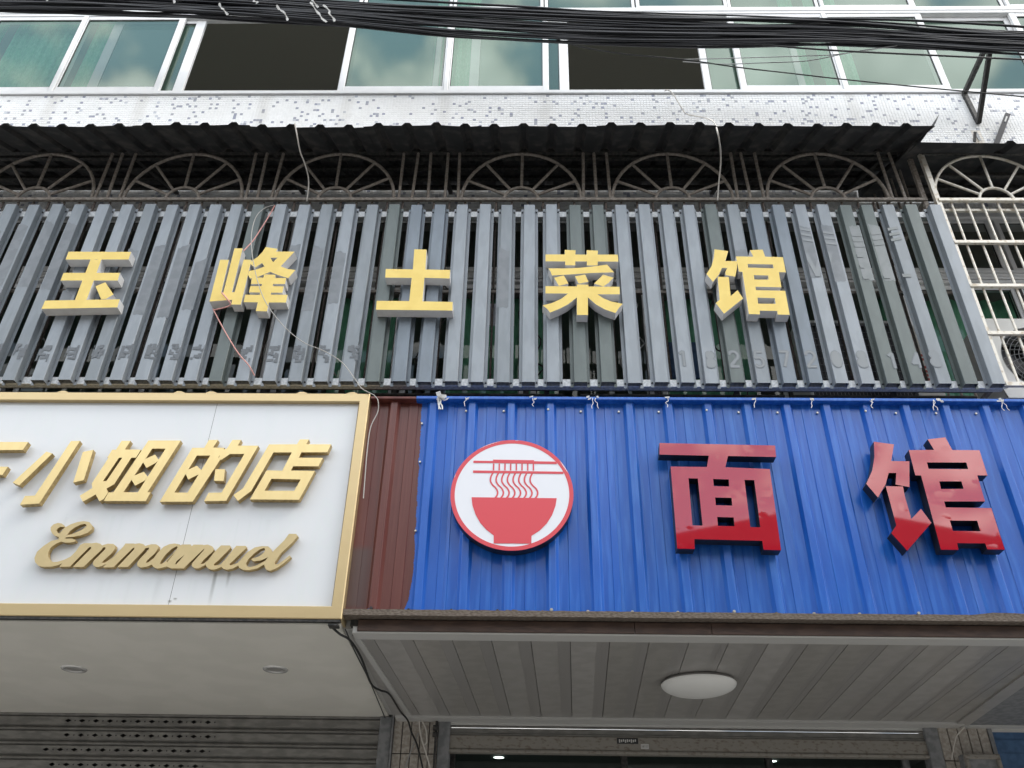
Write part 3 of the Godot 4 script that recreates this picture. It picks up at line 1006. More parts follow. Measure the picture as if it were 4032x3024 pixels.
# ---------------------------------------------------------------- awnings
func corrugated_awning(called: String, x0: float, x1: float, first_ridge: float, pitch: float, front: Vector2, back: Vector2, label: String, sheet_ridges: int, seed_: int) -> Node3D:
	var o := thing(called, Vector3((x0 + x1) / 2, back.x, WALL_Z), label, "awning", "corrugated awnings")
	var n := FastNoiseLite.new()
	n.seed = seed_
	n.frequency = 0.9
	var rng := RandomNumberGenerator.new()
	rng.seed = seed_
	var steps := 8
	var xs := x0
	while xs < x1 - 0.01:
		var xe := minf(xs + pitch * sheet_ridges, x1)
		var prof := [Vector2(xs, 0)]
		var rx := first_ridge + ceilf((xs - first_ridge) / pitch + 0.2) * pitch
		while rx < xe - 0.02:
			for e in [[-0.036, 0.0], [-0.016, 0.029], [0.016, 0.029], [0.036, 0.0]]:
				prof.append(Vector2(rx + e[0], e[1]))
			rx += pitch
		prof.append(Vector2(xe + 0.012, 0))
		var lift := rng.randf_range(-0.003, 0.004)
		var out := rng.randf_range(-0.006, 0.006)
		var st := begin()
		for s in steps:
			for k in prof.size() - 1:
				var p := []
				for e in [[k, s], [k + 1, s], [k + 1, s + 1], [k, s + 1]]:
					var v: Vector2 = prof[e[0]]
					var t: float = float(e[1]) / steps
					var zz: float = lerpf(back.y, front.y + out, t)
					var yy: float = lerpf(back.x, front.x, t) + v.y + lift * t + 0.012 * t * n.get_noise_2d(v.x * 1.3, t) + 0.010 * t * n.get_noise_2d(v.x * 6.0, t * 2.0)
					p.append(Vector3(v.x, yy, zz))
				# underside faces the street
				quad(st, p[3], p[0], p[1], p[2])
				quad(st, p[3] + Vector3(0, 0.0015, 0), p[2] + Vector3(0, 0.0015, 0), p[1] + Vector3(0, 0.0015, 0), p[0] + Vector3(0, 0.0015, 0))
		put("awning_sheet", st, M.awning, o)
		xs = xe
	return o

func build_awnings() -> void:
	var a := corrugated_awning("corrugated_awning", -5.7061, 2.62, -0.048, 0.1918, Vector2(6.205, 0.31), Vector2(6.84, -0.838), "long dark rusty corrugated awning above the slat screen", 4, 3)
	# bent-up last strip at the right end
	var st := begin()
	var pr := [Vector3(2.62, 6.2, 0.31), Vector3(2.645, 6.245, 0.33), Vector3(2.665, 6.285, 0.335)]
	var bk := [Vector3(2.62, 6.465, -0.15), Vector3(2.68, 6.47, -0.14), Vector3(2.725, 6.475, -0.12)]
	for k in 2:
		quad(st, pr[k], bk[k], bk[k + 1], pr[k + 1])
		quad(st, pr[k] + Vector3(0, 0.002, 0), pr[k + 1] + Vector3(0, 0.002, 0), bk[k + 1] + Vector3(0, 0.002, 0), bk[k] + Vector3(0, 0.002, 0))
	put("bent_edge", st, M.awning, a)
	for q in [[6.468, -0.17], [6.58, -0.37], [6.69, -0.57], [6.79, -0.76]]:
		st = begin()
		bar(st, Vector3(-5.4, q[0] - 0.022, q[1]), Vector3(2.6, q[0] - 0.022, q[1]), 0.03, 0.03, Vector3.UP)
		put("purlin", st, M.black_iron, a)
	for x in [-4.5, -2.86, -1.83, -0.64, 0.40, 1.45, 2.5]:
		st = begin()
		bar(st, Vector3(x, 6.43, -0.14), Vector3(x, 6.79, -0.84), 0.03, 0.025)
		put("rafter", st, M.black_iron, a)
	var b := corrugated_awning("corrugated_awning", 2.58, 5.6, 2.6, 0.62, Vector2(6.256, 0.12), Vector2(6.70, -0.846), "shorter dark awning at right, over the pale window grille", 3, 8)
	st = begin()
	for e in [1, -1]:
		var gq := [Vector3(2.618, 6.205, 0.30), Vector3(2.618, 6.83, -0.845), Vector3(2.60, 6.70, -0.845), Vector3(2.60, 6.258, 0.12)]
		if e < 0:
			gq.reverse()
		quad(st, gq[0], gq[1], gq[2], gq[3])
	put("end_gusset", st, M.awning, b)
	for q in [[6.40, -0.27], [6.52, -0.5], [6.62, -0.7]]:
		st = begin()
		bar(st, Vector3(2.75, q[0] - 0.03, q[1]), Vector3(5.5, q[0] - 0.03, q[1]), 0.03, 0.03, Vector3.UP)
		put("purlin", st, M.black_iron, b)

# ---------------------------------------------------------------- window grilles
func arch_points(cx: float, y0: float, rx: float, ry: float, z: float, n := 20) -> Array:
	var o := []
	for k in n + 1:
		var a := PI - PI * k / n
		o.append(Vector3(cx + rx * cos(a), y0 + ry * sin(a), z))
	return o

func arch_set(o: Node3D, cx: float, y0: float, rx: float, ry: float, z: float, r: float, m: Material) -> void:
	var st := begin()
	tube(st, arch_points(cx, y0, rx, ry, z), r)
	put("arch", st, m, o)
	st = begin()
	tube(st, arch_points(cx, y0, rx * 0.285, ry * 0.265, z, 14), r)
	put("arch", st, m, o)
	for a0 in [26.0, 52.0, 90.0, 128.0, 154.0]:
		var a: float = a0 + 2.2 * sin(cx * 37.0 + a0)
		var d := Vector2(cos(deg_to_rad(a)), sin(deg_to_rad(a)))
		st = begin()
		tube(st, [Vector3(cx + d.x * rx * 0.285, y0 + d.y * ry * 0.265, z), Vector3(cx + d.x * rx, y0 + d.y * ry, z)], r * 0.9)
		put("spoke", st, m, o)

func build_dark_grille() -> void:
	var z := -0.12
	var o := thing("security_grille", Vector3(-0.5, 4.42, z), "dark brown iron window grille with sunburst arches above the slats", "window grille", "window grilles")
	var m: Material = M.dark_iron
	var st := begin()
	bar(st, Vector3(-5.2, 5.956, z + 0.014), Vector3(2.67, 5.956, z + 0.014), 0.022, 0.02, Vector3.UP)
	put("rail", st, m, o)
	st = begin()
	bar(st, Vector3(-5.2, 6.45, z), Vector3(2.67, 6.45, z), 0.032, 0.03, Vector3.UP)
	put("rail", st, M.black_iron, o)
	st = begin()
	bar(st, Vector3(-5.2, 4.43, z), Vector3(2.67, 4.43, z), 0.03, 0.03, Vector3.UP)
	put("rail", st, M.black_iron, o)
	st = begin()
	bar(st, Vector3(-5.2, 5.15, z), Vector3(2.67, 5.15, z), 0.02, 0.02, Vector3.UP)
	put("rail", st, m, o)
	for cx in [-4.46, -3.437, -2.398, -1.345, -0.063, 0.97, 2.02]:
		arch_set(o, cx, 5.966, 0.41, 0.462, z, 0.0115, m)
	for x in [-3.98, -3.89, -3.004, -2.919, -2.833, -1.956, -1.876, -1.78, -0.901, -0.812, -0.701, -0.585, -0.495, 0.361, 0.451, 0.545, 1.409, 1.497, 1.586, 2.452, 2.539]:
		st = begin()
		tube(st, [Vector3(x, 5.966, z), Vector3(x + 0.012 * sin(x * 91.0), 6.44, z)], 0.011)
		put("upright", st, m, o)
	var x := -3.95
	while x < 2.6:
		st = begin()
		tube(st, [Vector3(x, 4.44, z - 0.01), Vector3(x, 5.95, z - 0.004)], 0.008, 6)
		put("vertical_bar", st, M.grille_shaded, o)
		x += 0.1062
	st = begin()
	bar(st, Vector3(2.66, 4.42, z), Vector3(2.66, 6.46, z), 0.028, 0.028)
	put("grille_post", st, m, o)
	# returns to the wall at the right end, and the floor of the cage
	for zz in [-0.28, -0.42, -0.56, -0.7]:
		st = begin()
		tube(st, [Vector3(2.66, 4.44, zz), Vector3(2.66, 6.46 - (zz + 0.12) * 0.5, zz)], 0.008, 6)
		put("grille_bar", st, m, o)
	for y in [4.43, 5.956]:
		st = begin()
		bar(st, Vector3(2.66, y, z), Vector3(2.66, y, WALL_Z), 0.022, 0.022, Vector3.UP)
		put("rail", st, m, o)
	for zz in [-0.26, -0.40, -0.54, -0.68, -0.8]:
		st = begin()
		bar(st, Vector3(-5.2, 4.415, zz), Vector3(2.66, 4.415, zz), 0.025, 0.02, Vector3.UP)
		put("floor_bar", st, M.black_iron, o)
	for xx in [-4.4, -3.3, -2.2, -1.1, -0.65, 0.1, 1.2, 2.1]:
		st = begin()
		bar(st, Vector3(xx, 4.395, z), Vector3(xx, 4.395, WALL_Z), 0.03, 0.03)
		put("bracket_arm", st, M.black_iron, o)
	# dark boards laid on the cage floor
	var fl := thing("floor_boards", Vector3(-0.5, 4.43, -0.5), "dark boards lying on the grille floor, seen in the gap under the slats", "boards")
	for q in [[-4.9, -3.1], [-3.05, -1.3], [-1.22, 0.2], [0.3, 1.5], [1.55, 2.62]]:
		st = begin()
		bevel_box(st, Vector3(q[0], 4.428, -0.72), Vector3(q[1], 4.44, -0.2), 0.002)
		put("board", st, M.black_iron, fl)

func build_pale_grille() -> void:
	var z := -0.05
	var o := thing("security_grille", Vector3(3.9, 4.4, z), "pale cream steel window grille at right, beside the end of the slats", "window grille", "window grilles")
	var m: Material = M.pale_steel
	var st := begin()
	for q in [[5.882, 0.024], [5.503, 0.022], [5.14, 0.022], [4.773, 0.024], [4.409, 0.026], [6.335, 0.026]]:
		st = begin()
		bar(st, Vector3(2.70, q[0], z + 0.012), Vector3(5.6, q[0], z + 0.012), q[1], 0.022, Vector3.UP)
		put("rail", st, m if q[0] < 6.2 else M.black_iron, o)
	st = begin()
	bar(st, Vector3(2.705, 4.4, z), Vector3(2.70, 6.37, z), 0.032, 0.028)
	put("grille_post", st, m, o)
	st = begin()
	bar(st, Vector3(2.70, 5.828, z - 0.03), Vector3(5.6, 5.828, z - 0.03), 0.018, 0.018, Vector3.UP)
	put("rail", st, m, o)
	arch_set(o, 3.097, 5.894, 0.395, 0.43, z, 0.0105, m)
	arch_set(o, 4.12, 5.894, 0.395, 0.43, z, 0.0105, m)
	for x in [3.555, 3.64]:
		st = begin()
		tube(st, [Vector3(x, 5.89, z), Vector3(x, 6.34, z)], 0.009)
		put("upright", st, m, o)
	var x := 2.79
	while x < 5.5:
		st = begin()
		tube(st, [Vector3(x, 4.415, z - 0.006), Vector3(x, 5.88, z - 0.006)], 0.0082)
		put("vertical_bar", st, m, o)
		x += 0.1015
	for zz in [-0.3, -0.5, -0.7]:
		st = begin()
		bar(st, Vector3(2.7, 4.405, zz), Vector3(5.6, 4.405, zz), 0.022, 0.022, Vector3.UP)
		put("floor_bar", st, m, o)

# ---------------------------------------------------------------- air conditioners
func fan_unit(label: String, x0: float, x1: float, y0: float, y1: float, zf: float, zb: float) -> void:
	var o := thing("air_conditioner", Vector3((x0 + x1) / 2, y0, (zf + zb) / 2), label, "air conditioner", "air conditioners behind the grilles")
	var r := (y1 - y0) * 0.40
	var c := Vector2(x0 + r + 0.06, (y0 + y1) / 2 - 0.01)
	var st := begin()
	# front panel with a round opening: ring of quads to the rectangle
	var n := 48
	for k in n:
		var pts := []
		for e: int in [k, k + 1]:
			var a := TAU * e / n
			var d := Vector2(cos(a), sin(a))
			pts.append(Vector3(c.x + d.x * r, c.y + d.y * r, zf))
			var tx: float = ((x1 if d.x > 0 else x0) - c.x) / d.x if absf(d.x) > 1e-6 else 1e9
			var ty: float = ((y1 if d.y > 0 else y0) - c.y) / d.y if absf(d.y) > 1e-6 else 1e9
			var t := minf(tx, ty)
			pts.append(Vector3(c.x + d.x * t, c.y + d.y * t, zf))
		quad(st, pts[0], pts[1], pts[3], pts[2])
		quad(st, pts[0], pts[2], pts[2] + Vector3(0, 0, -0.06), pts[0] + Vector3(0, 0, -0.06))
	# shell
	quad(st, Vector3(x0, y0, zb), Vector3(x0, y0, zf), Vector3(x0, y1, zf), Vector3(x0, y1, zb))
	quad(st, Vector3(x1, y0, zf), Vector3(x1, y0, zb), Vector3(x1, y1, zb), Vector3(x1, y1, zf))
	quad(st, Vector3(x0, y1, zf), Vector3(x1, y1, zf), Vector3(x1, y1, zb), Vector3(x0, y1, zb))
	quad(st, Vector3(x0, y0, zb), Vector3(x1, y0, zb), Vector3(x1, y0, zf), Vector3(x0, y0, zf))
	put("case", st, M.ac_white, o)
	st = begin()
	box(st, Vector3(x0 + 0.01, y0 + 0.01, zb + 0.005), Vector3(x1 - 0.01, y1 - 0.01, zb + 0.02))
	put("coil", st, M.black_iron, o)
	st = begin()
	for k in 3:
		var a0 := TAU * k / 3 + 0.3
		for s in 8:
			var p := []
			for e in [[s, 0.25], [s + 1, 0.25], [s + 1, 0.95], [s, 0.95]]:
				var a: float = a0 + e[0] * 0.16
				p.append(Vector3(c.x + cos(a) * r * e[1], c.y + sin(a) * r * e[1], zf - 0.10 + 0.06 * e[0] / 8.0))
			quad(st, p[0], p[3], p[2], p[1])
	lathe(st, Vector3(c.x, c.y, zf - 0.10), Vector3.BACK, [Vector2(r * 0.26, 0), Vector2(r * 0.26, 0.05), Vector2(0, 0.065)], 20)
	put("fan", st, M.bolt, o)
	# wire guard
	st = begin()
	for q in 9:
		var rr := r * (0.16 + 0.84 * q / 8.0)
		var ring := []
		for k in 40:
			ring.append(Vector3(c.x + cos(TAU * k / 40) * rr, c.y + sin(TAU * k / 40) * rr, zf + 0.012 - 0.012 * q / 8.0))
		tube(st, ring, 0.0022, 4, true)
	put("guard_rings", st, M.rail_grey, o)
	st = begin()
	for k in 26:
		var a := TAU * k / 26
		var pts := []
		for q in 6:
			var t := 0.16 + 0.84 * q / 5.0
			var b := a + 0.5 * t
			pts.append(Vector3(c.x + cos(b) * r * t, c.y + sin(b) * r * t, zf + 0.014 - 0.012 * q / 5.0))
		tube(st, pts, 0.002, 4)
	put("guard_spokes", st, M.rail_grey, o)

func build_air_conditioners() -> void:
	fan_unit("white outdoor fan unit with a round black wire guard behind the pale grille", 2.80, 3.62, 4.44, 5.03, -0.22, -0.52)
	# one seen from its coil side behind the slats
	var o := thing("air_conditioner", Vector3(2.15, 4.44, -0.4), "outdoor unit behind the right slats, its dark wire mesh and printed side showing", "air conditioner", "air conditioners behind the grilles")
	var st := begin()
	box(st, Vector3(1.70, 4.44, -0.55), Vector3(2.32, 5.03, -0.30))
	put("coil", st, M.bolt, o)
	st = begin()
	for x in [[1.68, 1.70], [2.32, 2.345]]:
		box(st, Vector3(x[0], 4.44, -0.56), Vector3(x[1], 5.05, -0.27))
	box(st, Vector3(1.70, 5.03, -0.56), Vector3(2.32, 5.05, -0.27))
	put("case", st, M.ac_white, o)
	st = begin()
	var x := 1.715
	while x < 2.31:
		tube(st, [Vector3(x, 4.45, -0.285), Vector3(x, 5.03, -0.285)], 0.0018, 4)
		x += 0.022
	var y := 4.47
	while y < 5.02:
		tube(st, [Vector3(1.7, y, -0.288), Vector3(2.32, y, -0.288)], 0.0018, 4)
		y += 0.05
	put("wire_mesh", st, M.rail_grey, o)
	st = begin()
	box(st, Vector3(2.345, 4.44, -0.34), Vector3(2.50, 5.04, -0.31))
	put("casing_panel", st, M.ac_white, o)
	st = begin()
	for r in 7:
		for k in 4:
			if (r * 3 + k * 5) % 7 != 2:
				box(st, Vector3(2.385 + k * 0.018, 4.80 - r * 0.03, -0.3098), Vector3(2.398 + k * 0.018, 4.818 - r * 0.03, -0.3092))
	put("red_print", st, M.red_print, o)
	# white plate and a paper sheet seen between the slats
	st = begin()
	box(st, Vector3(-0.27, 5.02, -0.30), Vector3(-0.10, 5.20, -0.294))
	tag(put("white_board", st, M.white_face), "small white sheet behind the slats, left of the fourth yellow character", "sheet")
	st = begin()
	box(st, Vector3(0.84, 4.70, -0.42), Vector3(1.08, 4.98, -0.41))
	tag(put("blue_sheet", st, M.blue_shutter), "dull blue panel behind the slats below the last yellow character", "panel")
	# loose wires inside the cage
	var rng := RandomNumberGenerator.new()
	rng.seed = 31
	var where := ["left end of the slat screen", "first yellow character", "space left of the second yellow character", "second yellow character", "middle yellow character", "space right of the middle yellow character", "fourth yellow character", "last yellow character"]
	for k in 8:
		var cx := -3.1 + k * 0.62
		st = begin()
		var pts := []
		var a := Vector3(cx, rng.randf_range(5.3, 5.6), -0.3)
		for q in 7:
			pts.append(a + Vector3(rng.randf_range(-0.10, 0.10), -0.14 * q, rng.randf_range(-0.08, 0.08)))
		tube(st, smooth_path(pts, 4), 0.005, 5)
		tag(put("wire", st, M.wire_black if k % 3 else M.wire_grey), "tangled wire hanging inside the cage behind the " + where[k], "wire", "tangled wires behind the slats")

# ---------------------------------------------------------------- slat screen
const SLAT_X := [-3.955, -3.80, -3.65, -3.50, -3.345, -3.19, -3.04, -2.874, -2.717, -2.563, -2.416, -2.268, -2.128, -1.986, -1.841, -1.688, -1.531, -1.381, -1.232, -1.082, -0.934, -0.785, -0.635, -0.485, -0.335, -0.19, -0.043, 0.10, 0.255, 0.408, 0.558, 0.712, 0.86, 1.0, 1.144, 1.29, 1.438, 1.585, 1.73, 1.876, 2.022, 2.161, 2.305, 2.452, 2.607]

func strip_on(st: SurfaceTool, x0: float, x1: float, poly: PackedVector2Array, z: float) -> bool:
	var clip := PackedVector2Array([Vector2(x0, 4.39), Vector2(x1, 4.39), Vector2(x1, 5.80), Vector2(x0, 5.80)])
	var any := false
	for p in Geometry2D.intersect_polygons(poly, clip):
		if p.size() > 2:
			prism(st, p, z, z + 0.0009)
			any = true
	return any

func stroke_poly(pts: Array, w: float) -> PackedVector2Array:
	var l := PackedVector2Array()
	for p in pts:
		l.append(p)
	var r := Geometry2D.offset_polyline(l, w * 0.5, Geometry2D.JOIN_ROUND, Geometry2D.END_ROUND)
	return r[0] if r.size() else PackedVector2Array()

func digit_strokes(d: String) -> Array:
	# centre lines in a box one unit high, 0.6 wide
	var arc := func(cx: float, cy: float, rx: float, ry: float, a0: float, a1: float) -> Array:
		var o := []
		for k in 13:
			var a := deg_to_rad(lerpf(a0, a1, k / 12.0))
			o.append(Vector2(cx + rx * cos(a), cy + ry * sin(a)))
		return o
	match d:
		"0": return [arc.call(0.3, 0.5, 0.24, 0.46, 60, 420)]
		"1": return [[Vector2(0.12, 0.78), Vector2(0.34, 0.96), Vector2(0.34, 0.02)]]
		"2": return [arc.call(0.3, 0.70, 0.25, 0.26, 170, -35) + [Vector2(0.06, 0.04), Vector2(0.56, 0.04)]]
		"3": return [arc.call(0.27, 0.73, 0.24, 0.23, 150, -88) , arc.call(0.27, 0.26, 0.27, 0.25, 88, -150)]
		"4": return [[Vector2(0.40, 0.02), Vector2(0.40, 0.96), Vector2(0.04, 0.30), Vector2(0.58, 0.30)]]
		"5": return [[Vector2(0.52, 0.95), Vector2(0.14, 0.95), Vector2(0.10, 0.55)] + arc.call(0.28, 0.31, 0.26, 0.28, 110, -150)]
		"7": return [[Vector2(0.06, 0.95), Vector2(0.54, 0.95), Vector2(0.24, 0.02)]]
		"8": return [arc.call(0.3, 0.74, 0.2, 0.21, 91, 450), arc.call(0.3, 0.27, 0.25, 0.25, 91, 450)]
	return []

func build_slat_screen() -> void:
	var o := thing("slat_screen", Vector3(-0.6, 4.385, -0.04), "grey galvanised slat screen carrying the yellow characters", "slat screen")
	var st := begin()
	for q in [["rail", 5.735, 5.785], ["rail", 4.388, 4.44]]:
		st = begin()
		bevel_box(st, Vector3(-5.0, q[1], -0.085), Vector3(2.69, q[2], -0.047), 0.003)
		put(q[0], st, M.galvanised, o)
	var rng := RandomNumberGenerator.new()
	rng.seed = 21
	var green := [14, 20, 29, 28, 34, 40, 41, 43]
	var bluish := [21, 22, 36, 37]
	var marks := {}
	var bolts := begin()
	for i in SLAT_X.size():
		var x: float = SLAT_X[i]
		var tone := 0
		if i in green:
			tone = 3
		elif i in bluish:
			tone = 2
		elif i < 7 or rng.randf() < 0.2:
			tone = 1
		var y0 := 4.387 + rng.randf_range(-0.004, 0.003)
		var y1 := 5.802 + rng.randf_range(-0.004, 0.004)
		var w := 0.0735 + rng.randf_range(-0.001, 0.001)
		var lean := rng.randf_range(-0.004, 0.004)
		var f := -0.044
		var prof := [Vector2(x - 0.019, f), Vector2(x - 0.0015, f + 0.0005), Vector2(x, -0.002), Vector2(x + 0.002, 0.0), Vector2(x + w - 0.002, 0.0), Vector2(x + w, -0.002), Vector2(x + w + 0.0015, f + 0.0005), Vector2(x + w + 0.019, f)]
		st = begin()
		sheet(st, prof, y0, y1, 0.0012)
		# little tab folded under at the foot
		box(st, Vector3(x - 0.019, y0 - 0.008, f - 0.001), Vector3(x, y0, f + 0.0005))
		box(st, Vector3(x + w, y0 - 0.008, f - 0.001), Vector3(x + w + 0.019, y0, f + 0.0005))
		var s := put("slat", st, M["slat_%d" % tone], o)
		var pivot := Vector3(x, 5.1, 0) + s.position
		s.transform = Transform3D(Basis(Vector3.BACK, lean), pivot) * Transform3D(Basis(), -Vector3(x, 5.1, 0))
		marks[i] = [s, x + 0.003, x + w - 0.003]
		for yy in [y0 + 0.022, y1 - 0.030]:
			for xx in [x - 0.010, x + w + 0.010]:
				screw(bolts, Vector3(xx, yy, f + 0.0005), 0.0062, 0.006)
	put("bolts", bolts, M.bolt, o, "stuff")
	# what taken-down lettering left on the slats
	var n := FastNoiseLite.new()
	n.seed = 4
	n.frequency = 7.0
	var patch := func(i: int, ya: float, yb: float, m: Material, z := 0.0006) -> void:
		var e: Array = marks[i]
		var poly := PackedVector2Array()
		for k in 7:
			var t: float = k / 6.0
			poly.append(Vector2(lerpf(e[1], e[2], t), ya + 0.012 * n.get_noise_2d(i * 3.1 + t, 1.0)))
		var slant := rng.randf_range(-0.05, 0.05)
		for k in 7:
			var t: float = 1.0 - k / 6.0
			poly.append(Vector2(lerpf(e[1], e[2], t), yb + slant * (t - 0.5) + 0.015 * n.get_noise_2d(i * 3.1 + t * 2.0, 9.0)))
		var s := begin()
		prism(s, poly, z - 0.0004, z)
		put("stained_patch", s, m, e[0])
	for q in [[3, 5.12, 5.58], [4, 5.10, 5.62], [5, 5.08, 5.63], [6, 5.06, 5.62], [7, 4.90, 5.05], [9, 4.92, 5.40], [10, 4.86, 5.43], [11, 4.84, 5.42], [12, 4.90, 5.30], [15, 5.02, 5.36], [16, 4.98, 5.44], [17, 4.90, 5.42], [18, 4.96, 5.38], [25, 4.93, 5.40], [35, 4.88, 5.40], [38, 5.17, 5.60], [39, 5.14, 5.61]]:
		patch.call(q[0], q[1], q[2], M.residue_dark)
	for q in [[40, 5.16, 5.62], [41, 5.15, 5.62]]:
		patch.call(q[0], q[1], q[2], M.residue_green)
	# row of small character ghosts along the foot, left half
	for i in range(5, 20):
		if i in [14]:
			continue
		var e: Array = marks[i]
		st = begin()
		var any := false
		for k in 15:
			var a := Vector2(rng.randf_range(e[1] - 0.01, e[2]), rng.randf_range(4.525, 4.63))
			var horiz := rng.randf() < 0.55
			var b := a + (Vector2(rng.randf_range(0.025, 0.05), rng.randf_range(-0.004, 0.004)) if horiz else Vector2(rng.randf_range(-0.006, 0.006), rng.randf_range(0.025, 0.06)))
			b.y = minf(b.y, 4.64)
			var p := stroke_poly([a, b], rng.randf_range(0.013, 0.021))
			any = strip_on(st, e[1], e[2], p, 0.0007 + 0.00012 * k) or any
		if any:
			put("character_ghost", st, M.residue_mark, e[0])
	# telephone number whose digits left shiny glue
	var digits := "18257208148"
	var xs := [0.895, 1.027, 1.172, 1.319, 1.473, 1.619, 1.769, 1.919, 2.065, 2.214, 2.346]
	for k in digits.length():
		var cx: float = xs[k]
		for i in marks:
			var e: Array = marks[i]
			if cx < e[1] - 0.02 or cx > e[2] + 0.02:
				continue
			st = begin()
			var s2 := begin()
			var any := false
			var any2 := false
			var z := 0.0008
			for line in digit_strokes(digits[k]):
				var pts := []
				for p in line:
					pts.append(Vector2(cx - 0.031 + p.x * 0.105, 4.495 + p.y * 0.115))
				any = strip_on(st, e[1], e[2], stroke_poly(pts, 0.021), z) or any
				any2 = strip_on(s2, e[1], e[2], stroke_poly(pts, 0.010), z + 0.0005) or any2
				z += 0.0003
			if any:
				put("digit_ghost", st, M.residue_dark, e[0])
			if any2:
				put("glue_trace", s2, M.residue_glue, e[0])
	# old round emblem and capital letters high on the right slats
	for i in [38, 39, 40, 41, 42]:
		var e: Array = marks[i]
		st = begin()
		var any := false
		for k in 3:
			var pts := []
			for q in 15:
				var t := q / 14.0
				pts.append(Vector2(1.72 + 0.66 * t, 5.585 - 0.052 * k - 0.05 * sin(t * PI) + 0.006 * k))
			any = strip_on(st, e[1], e[2], stroke_poly(pts, 0.022), 0.0014 + 0.0002 * k) or any
		for w in [[1.74, 1.775, 1.79, 1.83, 1.86]]:
			pass
		var cap := [[Vector2(1.735, 5.37), Vector2(1.775, 5.18), Vector2(1.81, 5.34), Vector2(1.845, 5.18), Vector2(1.89, 5.37)], [Vector2(2.06, 5.36), Vector2(1.98, 5.36), Vector2(1.97, 5.18), Vector2(2.06, 5.18)], [Vector2(1.975, 5.27), Vector2(2.05, 5.27)], [Vector2(2.12, 5.37), Vector2(2.12, 5.18), Vector2(2.20, 5.18)], [Vector2(2.28, 5.37), Vector2(2.28, 5.18), Vector2(2.36, 5.18)]]
		for k in cap.size():
			any = strip_on(st, e[1], e[2], stroke_poly(cap[k], 0.026), 0.0021 + 0.0002 * k) or any
		if any:
			put("letter_ghost", st, M.residue_glue if i < 40 else M.residue_green, e[0])

